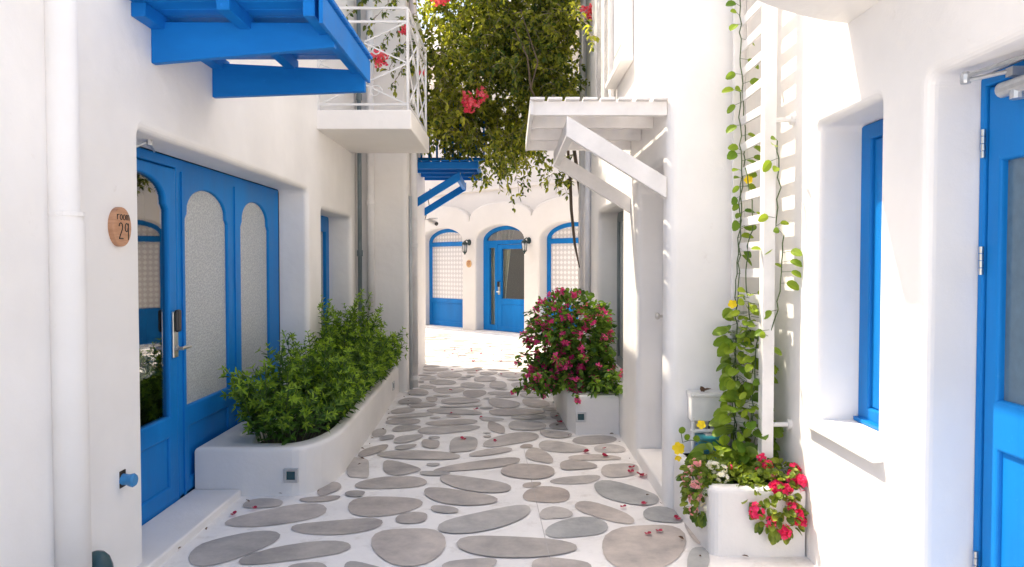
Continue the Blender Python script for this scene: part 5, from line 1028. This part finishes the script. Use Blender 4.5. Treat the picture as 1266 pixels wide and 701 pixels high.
sC = spots(6.9, 8.26, 76) + [(-1.40 - .004 * k, 7.0 + .11 * k, rs2.uniform(.28, .42), 1.0, rs2.uniform(-.3, .3)) for k in range(11)] + [(-1.72, 7.35, 1.02, 0, 0), (-1.70, 7.6, .98, .1, 0), (-1.69, 7.2, .90, 0, 0)]
shrub('bushy light green shrub at the rounded near end of the long planter', (-1.55, 5.2, .27), sA, 31)
shrub('dense green shrub in the middle of the long planter', (-1.55, 6.3, .27), sB, 32)
shrub('taller shrub with upright spikes at the far end of the long planter', (-1.55, 7.6, .27), sC, 33)

# magenta bush
def bush():
    rnd = random.Random(44); A = thing('flowering_bush', (.72, 7.2, .3), 'round bush full of magenta flowers in the planter on the right', 'flowering bush')
    L = Leaves(); F = Leaves(); ST = MB(); F2 = Leaves()
    for i in range(185):
        d = rv(rnd); d.z = abs(d.z) * .9 - .22; d.x *= .62; d.x -= .10; d.y -= .1
        ln = rnd.uniform(.6, 1.0) * (.80 if d.z > 0 else .58)
        if i < 2: d = Vector((rnd.uniform(-.1, .25), rnd.uniform(-.3, .3), 1)); ln = rnd.uniform(.78, .9)
        if 6 <= i < 24: d = Vector((-.75, rnd.uniform(-.6, .2), rnd.uniform(-.25, .35))); ln = rnd.uniform(.48, .66)
        if 24 <= i < 44: d = Vector((rnd.uniform(-.4, .3), -.8, rnd.uniform(-.3, .1))); ln = rnd.uniform(.45, .68)
        base = Vector((.72 + rnd.uniform(-.1, .08), 7.15 + rnd.uniform(-.3, .35), .32)); p = base.copy(); pts = [p.copy()]; d.normalize(); d = (d + Vector((0, 0, .8))).normalized()
        tgt = (rv(rnd) * .3 + Vector((d.x, d.y, d.z - .8))).normalized()
        n = 14
        for k in range(n):
            d = (d + tgt * .10 + Vector((0, 0, -.03))).normalized(); p = p + d * (ln / n)
            if p.x > .93: p.x = .93
            pts.append(p.copy())
            if k < 3: continue
            for _ in range(3):
                o = rv(rnd) + d * .3
                L.roundleaf(p + rv(rnd) * .015, o, Vector((0, 0, 1)) + rv(rnd) * .5, rnd.uniform(.045, .078), rnd.uniform(.034, .050), min(1, max(0, rnd.gauss(.28, .2) + (.25 if k > n - 3 else 0))), .15, .2)
            if k > 6 and rnd.random() < (.30 if p.x < .68 else .14): bract_cluster(F, p + rv(rnd) * .03, .030, rnd, 7)
        ST.tube(pts[::2], .003, 4, False)
    for i in range(420):                                            # outer shell of the round mound
        d = rv(rnd); d.y = -abs(d.y) if rnd.random() < .6 else d.y
        if d.z < -.55: continue
        q = Vector((.60, 7.15, .80)) + Vector((d.x * .42, d.y * .50, d.z * .37)) * (1 if i % 3 else rnd.uniform(.3, .9)) + rv(rnd) * .05
        if q.x > .92: q.x = .92 - rnd.random() * .05
        for _ in range(5):
            L.roundleaf(q + rv(rnd) * .05, d + rv(rnd) * .8, Vector((0, 0, 1)) + rv(rnd) * .5, rnd.uniform(.045, .075), rnd.uniform(.034, .05), min(1, max(0, rnd.gauss(.36, .24))), .15, .2)
        if rnd.random() < (.42 if d.x < .25 else .2): bract_cluster(F, q + d * .03, .036, rnd, 8)
    ST.build('stems', M['bark'], A); L.build('foliage', M['leaf_bush'], A); F.build('flowers', M['pink'], A)
bush()

# bougainvillea over the lane
def vine():
    rnd = random.Random(77); A = thing('bougainvillea', (.78, 9.5, 0), 'big bougainvillea vine hanging over the lane between the balcony and the right hand house', 'vine')
    L = Leaves(); ST = MB(); FL = []
    def sprig(p, d, ln, dens=1.0, lit=.0, droop=.1, step=.035, size=1.0):
        p = p.copy(); pts = [p.copy()]; d = d.normalized(); n = max(3, int(ln / step))
        for k in range(n):
            d = (d + Vector((0, 0, -droop)) + rv(rnd) * .16).normalized(); p = p + d * step; pts.append(p.copy())
            if rnd.random() < dens:
                for _ in range(2):
                    o = rv(rnd) * .9 + d * .5 + Vector((0, 0, -.25)); s_ = rnd.uniform(.045, .078) * size
                    L.leaf(p, o, Vector((0, 0, 1)) + rv(rnd) * .8, s_, s_ * .62, min(1, max(0, rnd.gauss(.33 + lit, .24))), .18, .2)
        ST.tube(pts[::2] + [pts[-1]], .0025, 3, False)
        return p
    # body of the vine: many short sprigs filling an uneven canopy
    def under(x): return 2.86 + .08 * math.sin(x * 2.6 + 1.0) + (.22 if x < -.3 else 0) + (.25 if x < -.85 else 0) + .10 * math.sin(x * 7)
    blobs = []
    for _ in range(104):
        x = rnd.uniform(-1.1, .78); y = rnd.uniform(8.75, 10.1); z = under(x) + .12 + rnd.random() ** 1.15 * 3.3
        blobs.append((Vector((x, y, z)), rnd.uniform(.22, .42), rnd.uniform(-.16, .22)))
    for c_, r_, lit in blobs:
        for _ in range(int(125 * r_)):
            q = c_ + rv(rnd) * r_ * (rnd.random() ** .4)
            if q.x > .88 or q.x < -1.18: continue
            sprig(q, rv(rnd) + Vector((0, -.2, .1)), rnd.uniform(.12, .34), .95, lit, .16)
    # hanging tips
    for _ in range(70):
        x = rnd.uniform(-1.05, .6); y = rnd.uniform(8.7, 9.9); z = under(x) + rnd.uniform(-.05, .25)
        sprig(Vector((x, y, z)), Vector((rnd.uniform(-.6, .6), rnd.uniform(-.5, .3), -.5)), rnd.uniform(.15, .42), .8, -.05, .2)
    for (x, z, ln, dx) in ((-.08, 2.85, .68, .05), (.0, 2.85, .62, .2), (.1, 2.85, .55, .35), (-.35, 2.9, .5, -.1), (.3, 2.9, .5, .2), (.42, 2.9, .38, .1), (-.2, 2.9, .55, 0), (.18, 2.9, .5, -.2)):
        sprig(Vector((x, 9.0, z)), Vector((dx, -.1, -1)), ln, .55, -.15, .12, .04, .95)
    # thin sprays reaching over the balcony on the left
    for (a, b) in (((-1.1, 8.55, 4.9), (-1.75, 8.1, 4.25)), ((-1.1, 8.6, 4.6), (-1.6, 8.0, 4.45)), ((-1.05, 8.5, 4.4), (-1.5, 8.0, 3.75)), ((-1.05, 8.5, 4.1), (-1.35, 8.0, 3.6)), ((-1.0, 8.6, 4.7), (-1.45, 8.1, 4.75)), ((-1.1, 8.5, 4.75), (-1.55, 7.9, 4.0)), ((-1.0, 8.5, 3.9), (-1.3, 8.1, 3.5))):
        a = Vector(a); b = Vector(b); n = 14; pts = []
        for k in range(n + 1):
            p = a.lerp(b, k / n) + Vector((0, 0, .12 * math.sin(k / n * 3.1))) + rv(rnd) * .025; pts.append(p)
            if k > 1: sprig(p, (b - a) + rv(rnd) * .9, rnd.uniform(.10, .24), .7, -.2, .1, .035, .85)
        ST.tube(pts, .004, 4, False)
    # sprays on the right, past the tall pipe and in front of the upstairs window
    for (a, b) in (((.75, 9.0, 4.95), (.86, 7.6, 4.45)), ((.75, 9.0, 4.6), (.85, 7.4, 3.75)), ((.7, 9.0, 5.2), (.86, 7.0, 4.75))):
        a = Vector(a); b = Vector(b); n = 22; pts = []
        for k in range(n + 1):
            p = a.lerp(b, k / n) + Vector((-.04, 0, .12 * math.sin(k / n * 3.1))) + rv(rnd) * .02; pts.append(p)
            if k > 2 and rnd.random() < .75: sprig(p, Vector((-.2, -.6, -.4)) + rv(rnd) * .7, rnd.uniform(.05, .16), .8, .1, .1)
        ST.tube(pts, .004, 4, False)
    for _ in range(22):
        q = Vector((.62 + rnd.uniform(-.14, .12), 9.3 + rnd.uniform(-.1, .1), 2.62 + rnd.uniform(-.2, .25)))
        sprig(q, rv(rnd), rnd.uniform(.08, .2), .8, -.1, .1)
    # flower clusters
    for (x, y, z, r_, n) in ((-.50, 8.6, 3.39, .13, 44), (-.36, 8.62, 3.49, .08, 18), (-.86, 8.6, 4.63, .13, 40), (.36, 8.6, 4.65, .06, 16), (.93, 8.7, 4.48, .11, 36), (.93, 8.8, 4.80, .08, 20), (-1.44, 7.95, 3.72, .10, 30), (-1.20, 8.2, 4.12, .06, 12), (-.95, 8.55, 4.9, .08, 16), (-1.05, 8.5, 3.72, .05, 8)):
        F = Leaves(); FL.append(F)
        for _ in range(n):
            q = Vector((x, y, z)) + rv(rnd) * r_ * rnd.random() ** .5
            floret(F, q, rv(rnd) + Vector((0, -.6, 0)), rnd.uniform(.026, .042), rnd.random(), 3, rnd)
    ST.build('stems', M['twig'], A); L.build('foliage', M['leaf_vine'], A)
    for F in FL: F.build('flower_cluster', M['coral'], A)
    T = MB()
    T.tube([(.90, 9.52, -.02), (.895, 9.50, 1.2), (.89, 9.48, 2.4), (.80, 9.46, 3.0), (.5, 9.4, 3.6), (.1, 9.4, 4.2), (-.4, 9.4, 4.7)], [.030, .028, .026, .024, .02, .016, .01], 8)
    T.tube([(.70, 9.3, 3.1), (.74, 9.3, 2.6), (.755, 9.3, 2.2), (.80, 9.3, 1.75), (.86, 9.28, 1.45)], [.016, .021, .020, .017, .007], 8)
    T.tube([(.72, 9.45, 3.0), (.42, 8.9, 3.25), (.22, 8.6, 3.55), (.18, 8.55, 3.9), (.02, 8.55, 4.25)], [.016, .014, .013, .011, .006], 6)
    T.tube([(.22, 8.6, 3.55), (.30, 8.55, 3.85), (.10, 8.55, 4.45)], [.010, .009, .004], 6)
    T.build('trunk', M['bark'], A)
vine()

# climber on the trellis
def climber():
    rnd = random.Random(9); A = thing('climbing_vine', (1.3, 4.25, .3), 'climbing vine with round green leaves and yellow flowers on the white trellis', 'climbing plant')
    L = Leaves(); ST = MB(); F = Leaves()
    def strand(pts, dens, size, bright):
        n = 0
        P_ = [Vector(p) for p in pts]; fine = []
        for a, b in zip(P_[:-1], P_[1:]):
            m = max(2, int((b - a).length / .05))
            for k in range(m): fine.append(a.lerp(b, k / m) + rv(rnd) * .010)
        fine.append(P_[-1]); ST.tube(fine, .0035, 5, False)
        for p in fine:
            if rnd.random() < dens:
                o = Vector((rnd.choice((-1, 1)) * rnd.uniform(.4, 1), rnd.uniform(-.8, .2), rnd.uniform(-.3, .5)))
                pet = p + o.normalized() * rnd.uniform(.015, .05); ST.tube([p, pet], .0015, 3, False)
                s_ = rnd.uniform(.055, .085) * size
                L.roundleaf(pet, o + Vector((0, 0, -.25)), Vector((0, -.9, .6)) + rv(rnd) * .5, s_, s_ * rnd.uniform(.62, .78), min(1, max(0, rnd.gauss(bright, .2))), .12, .25)
    strand([(1.33, 4.30, .33), (1.32, 4.30, 1.0), (1.33, 4.28, 1.7), (1.36, 4.27, 2.2), (1.33, 4.28, 2.9), (1.335, 4.30, 3.4), (1.34, 4.30, 4.2)], .52, .95, .34)
    strand([(1.30, 4.22, .33), (1.28, 4.20, .8), (1.31, 4.22, 1.4), (1.33, 4.25, 1.9), (1.33, 4.27, 2.5)], .68, .95, .4)
    strand([(1.35, 4.1, .6), (1.36, 4.12, 1.0), (1.34, 4.18, 1.5), (1.36, 4.1, 1.75), (1.34, 4.2, 2.05)], .5, .75, .85)
    strand([(1.36, 4.05, .33), (1.33, 4.0, .8), (1.37, 4.0, 1.2), (1.40, 3.93, 1.6), (1.42, 3.88, 1.9), (1.40, 3.86, 2.15)], .55, .8, .75)
    strand([(1.36, 3.98, .8), (1.40, 3.90, 1.15), (1.43, 3.85, 1.4), (1.44, 3.86, 1.65)], .4, .85, .5)
    # dense masses
    for (c_, r_, n, br, sz) in (((1.31, 4.18, 1.0), (.075, .12, .20), 70, .38, 1.0), ((1.33, 4.12, .92), (.09, .12, .16), 34, .55, 1.0), ((1.34, 4.08, 1.22), (.06, .10, .14), 26, .8, .75), ((1.32, 4.08, .57), (.11, .12, .18), 62, .40, 1.15), ((1.20, 4.05, .42), (.13, .10, .06), 36, .36, 1.2)):
        for _ in range(n):
            d = rv(rnd); p = Vector((c_[0] + d.x * r_[0], c_[1] + d.y * r_[1], c_[2] + d.z * r_[2]))
            o = Vector((d.x, d.y - .35, d.z * .3 - .1)); s_ = rnd.uniform(.06, .09) * sz
            ST.tube([p - o.normalized() * .05, p], .0015, 3, False)
            L.roundleaf(p, o, Vector((0, -.7, .7)) + rv(rnd) * .4, s_, s_ * rnd.uniform(.62, .78), min(1, max(0, rnd.gauss(br, .18))), .12, .25)
    for (p) in ((1.25, 4.12, 1.27), (1.39, 3.95, 1.86), (1.36, 4.2, 1.98), (1.06, 4.05, .60)):
        F = Leaves(); floret(F, Vector(p), Vector((-.4, -1, .2)), .026, .5, 5, rnd); F.build('flower', M['yellow'], A)
    # runner with the yellow trumpet at the left
    pts = [(1.18, 4.1, .47), (1.08, 4.08, .50), (1.0, 4.06, .51), (.955, 4.05, .50), (.945, 4.04, .55)]
    ST.tube([Vector(p) for p in pts], .0025, 4, False)
    for p, o in (((1.06, 4.08, .505), (-.8, -.3, .5)), ((.99, 4.06, .51), (-.4, -.3, .8)), ((.945, 4.04, .55), (.1, -.2, 1)), ((1.10, 4.08, .49), (.2, -.6, -.4))):
        L.roundleaf(Vector(p), Vector(o), Vector((0, -.8, .5)), .055, .038, .35, .12, .2)
    F = Leaves(); floret(F, Vector((.93, 4.03, .472)), Vector((-.4, -.9, .2)), .036, .5, 5, rnd); floret(F, Vector((.925, 4.025, .42)), Vector((-.2, -.9, -.3)), .02, .6, 4, rnd)
    ST.build('stems', M['stem'], A); L.build('foliage', M['leaf_climb'], A); F.build('flower', M['yellow'], A)
climber()
def geranium(name, label, loc, lobes, heads, seedv, cat='flowers', tint=.4):
    rnd = random.Random(seedv); A = thing(name, loc, label, cat)
    L = Leaves(); ST = MB()
    for (c_, r_, n) in lobes:
        for _ in range(n):
            d = rv(rnd); p = Vector((c_[0] + d.x * r_[0], c_[1] + d.y * r_[1], c_[2] + d.z * r_[2]))
            s_ = rnd.uniform(.028, .05); o = d + rv(rnd) * .5
            L.roundleaf(p, o, Vector((0, -.5, 1)) + rv(rnd) * .6, s_, s_ * .75, min(1, max(0, rnd.gauss(tint, .22))), .15, .3)
    hd = []
    for (x, y, z, r_, m) in heads:
        F = Leaves(); hd.append((m, F)); c_ = Vector((x, y, z))
        r_ *= 1.12; ST.tube([c_ + Vector((.03, .06, -.08)), c_], .002, 4, False)
        for _ in range(int(16 + 900 * r_ * r_ * 8)):
            d = rv(rnd); d.y = -abs(d.y) if rnd.random() < .8 else d.y
            floret(F, c_ + d * r_ * rnd.uniform(.75, 1.05), d + rv(rnd) * .3, r_ * rnd.uniform(.34, .5), rnd.random(), 5, rnd)
    ST.build('stems', M['stem'], A); L.build('foliage', M['leaf_ger'], A)
    for m, F in hd: F.build('flower_head', M[m], A)
hL = [(.955, 3.86, .40, .022, 'rose'), (.97, 3.80, .345, .026, 'rose'), (.935, 3.88, .355, .02, 'rose'), (1.00, 3.82, .365, .024, 'rose'), (.96, 3.80, .265, .026, 'rose'), (.99, 3.80, .30, .018, 'rose'), (.955, 3.80, .20, .02, 'rose'), (.955, 3.92, .30, .02, 'rose'), (.98, 3.84, .445, .02, 'rose'),
      (1.02, 3.78, .30, .022, 'wpetal'), (1.07, 3.76, .245, .024, 'wpetal'), (1.04, 3.76, .24, .018, 'wpetal'), (1.01, 3.78, .225, .02, 'wpetal'), (1.08, 3.84, .42, .024, 'wpetal'), (1.11, 3.82, .415, .022, 'wpetal'), (1.06, 3.86, .425, .018, 'wpetal'), (1.10, 3.78, .385, .026, 'wpetal'), (.965, 3.88, .385, .016, 'wpetal')]
geranium('geranium', 'pink and white geranium spilling over the left edge of the corner planter', (1.03, 3.85, .3), [((1.05, 3.90, .34), (.12, .12, .10), 210), ((1.0, 3.83, .27), (.07, .06, .13), 150), ((1.16, 3.92, .36), (.12, .10, .06), 120)], hL, 61, tint=.42)
hR = [(1.36, 3.72, .335, .038, 'red'), (1.40, 3.70, .345, .028, 'red'), (1.24, 3.66, .245, .032, 'red'), (1.37, 3.64, .15, .030, 'red'), (1.44, 3.66, .22, .032, 'red'), (1.47, 3.66, .19, .022, 'red'), (1.47, 3.78, .42, .028, 'red'), (1.53 - .05, 3.72, .37, .034, 'red'), (1.45, 3.74, .39, .026, 'red'), (1.30, 3.64, .20, .026, 'red'), (1.34, 3.88, .46, .020, 'red'), (1.36, 3.86, .42, .028, 'red'), (1.31, 3.84, .40, .015, 'red'), (1.17, 3.88, .41, .012, 'red'), (1.42, 3.64, .27, .024, 'red'), (1.37, 3.80, .39, .018, 'rose'), (1.42, 3.68, .29, .02, 'rose')]
geranium('geranium', 'scarlet geranium hanging over the front edge of the corner planter', (1.36, 3.78, .3), [((1.33, 3.74, .31), (.13, .09, .10), 210), ((1.36, 3.66, .22), (.11, .035, .09), 130), ((1.40, 3.82, .38), (.10, .12, .06), 170)], hR, 62, tint=.5)
geranium('creeping_plant', 'low fringe of fine yellowish green leaves between the two geraniums', (1.25, 3.85, .33), [((1.24, 3.84, .345), (.20, .10, .04), 380), ((1.24, 4.02, .37), (.19, .14, .06), 300)], [], 63, 'plant', .8)

# fallen petals and leaves
rp = random.Random(14); L = Leaves()
for k in range(3):
    a = k * 2.1; L.petal(Vector((0, 0, .004)), Vector((math.cos(a), math.sin(a), .25)), Vector((0, 0, 1)), .024, .034, rp.random())
proto = L.build('fallen_petal', M['crimson'], base=(0, 0, 0))
tag(proto, 'tiny crimson petal fallen on the stone paving', 'petal', 'petals scattered on the paving')
extra = [(rp.uniform(-1.2, .8), rp.uniform(10.6, 13.0)) for _ in range(34)] + [(rp.uniform(-1.0, .5), rp.uniform(6, 10)) for _ in range(8)]
for i, (x, y) in enumerate(PETALS + extra):
    o = proto if i == 0 else proto.copy()
    if i: COL.objects.link(o)
    o.location = (x, y, .010); o.rotation_euler = (rp.uniform(-.3, .3), rp.uniform(-.3, .3), rp.uniform(0, 6.28)); s_ = rp.uniform(.7, 1.25); o.scale = (s_, s_, s_)

L = Leaves(); L.leaf(Vector((0, 0, .003)), Vector((1, 0, .1)), Vector((0, .3, 1)), .035, .018, .4)
dp = L.build('fallen_leaf', M['brownleaf'], base=(0, 0, 0)); tag(dp, 'small dry brown leaf lying on the paving', 'leaf', 'dry leaves scattered on the paving')
sp = [(-1.16 - .02 * k % .1, 5.3 + .23 * k) for k in range(14)] + [(.93, 4.45), (.90, 4.7), (.92, 5.1), (.90, 5.6), (.91, 6.0), (.92, 6.3), (.5, 6.32), (.45, 6.7), (.42, 7.2), (.97, 4.25), (.95, 3.9), (1.0, 3.66), (1.2, 3.66), (-1.7, 4.5), (-1.5, 4.62), (-1.3, 4.75), (-1.72, 4.0), (-1.73, 3.75)]
for i, (x, y) in enumerate(sp):
    o = dp if i == 0 else dp.copy()
    if i: COL.objects.link(o)
    s_ = rp.uniform(.5, 1.2); o.location = (x + rp.uniform(-.02, .05) * (1 if x < 0 else -1), y + rp.uniform(-.06, .06), .010); o.rotation_euler = (rp.uniform(-.4, .4), rp.uniform(-.3, .3), rp.uniform(0, 6.28)); o.scale = (s_, s_, s_)
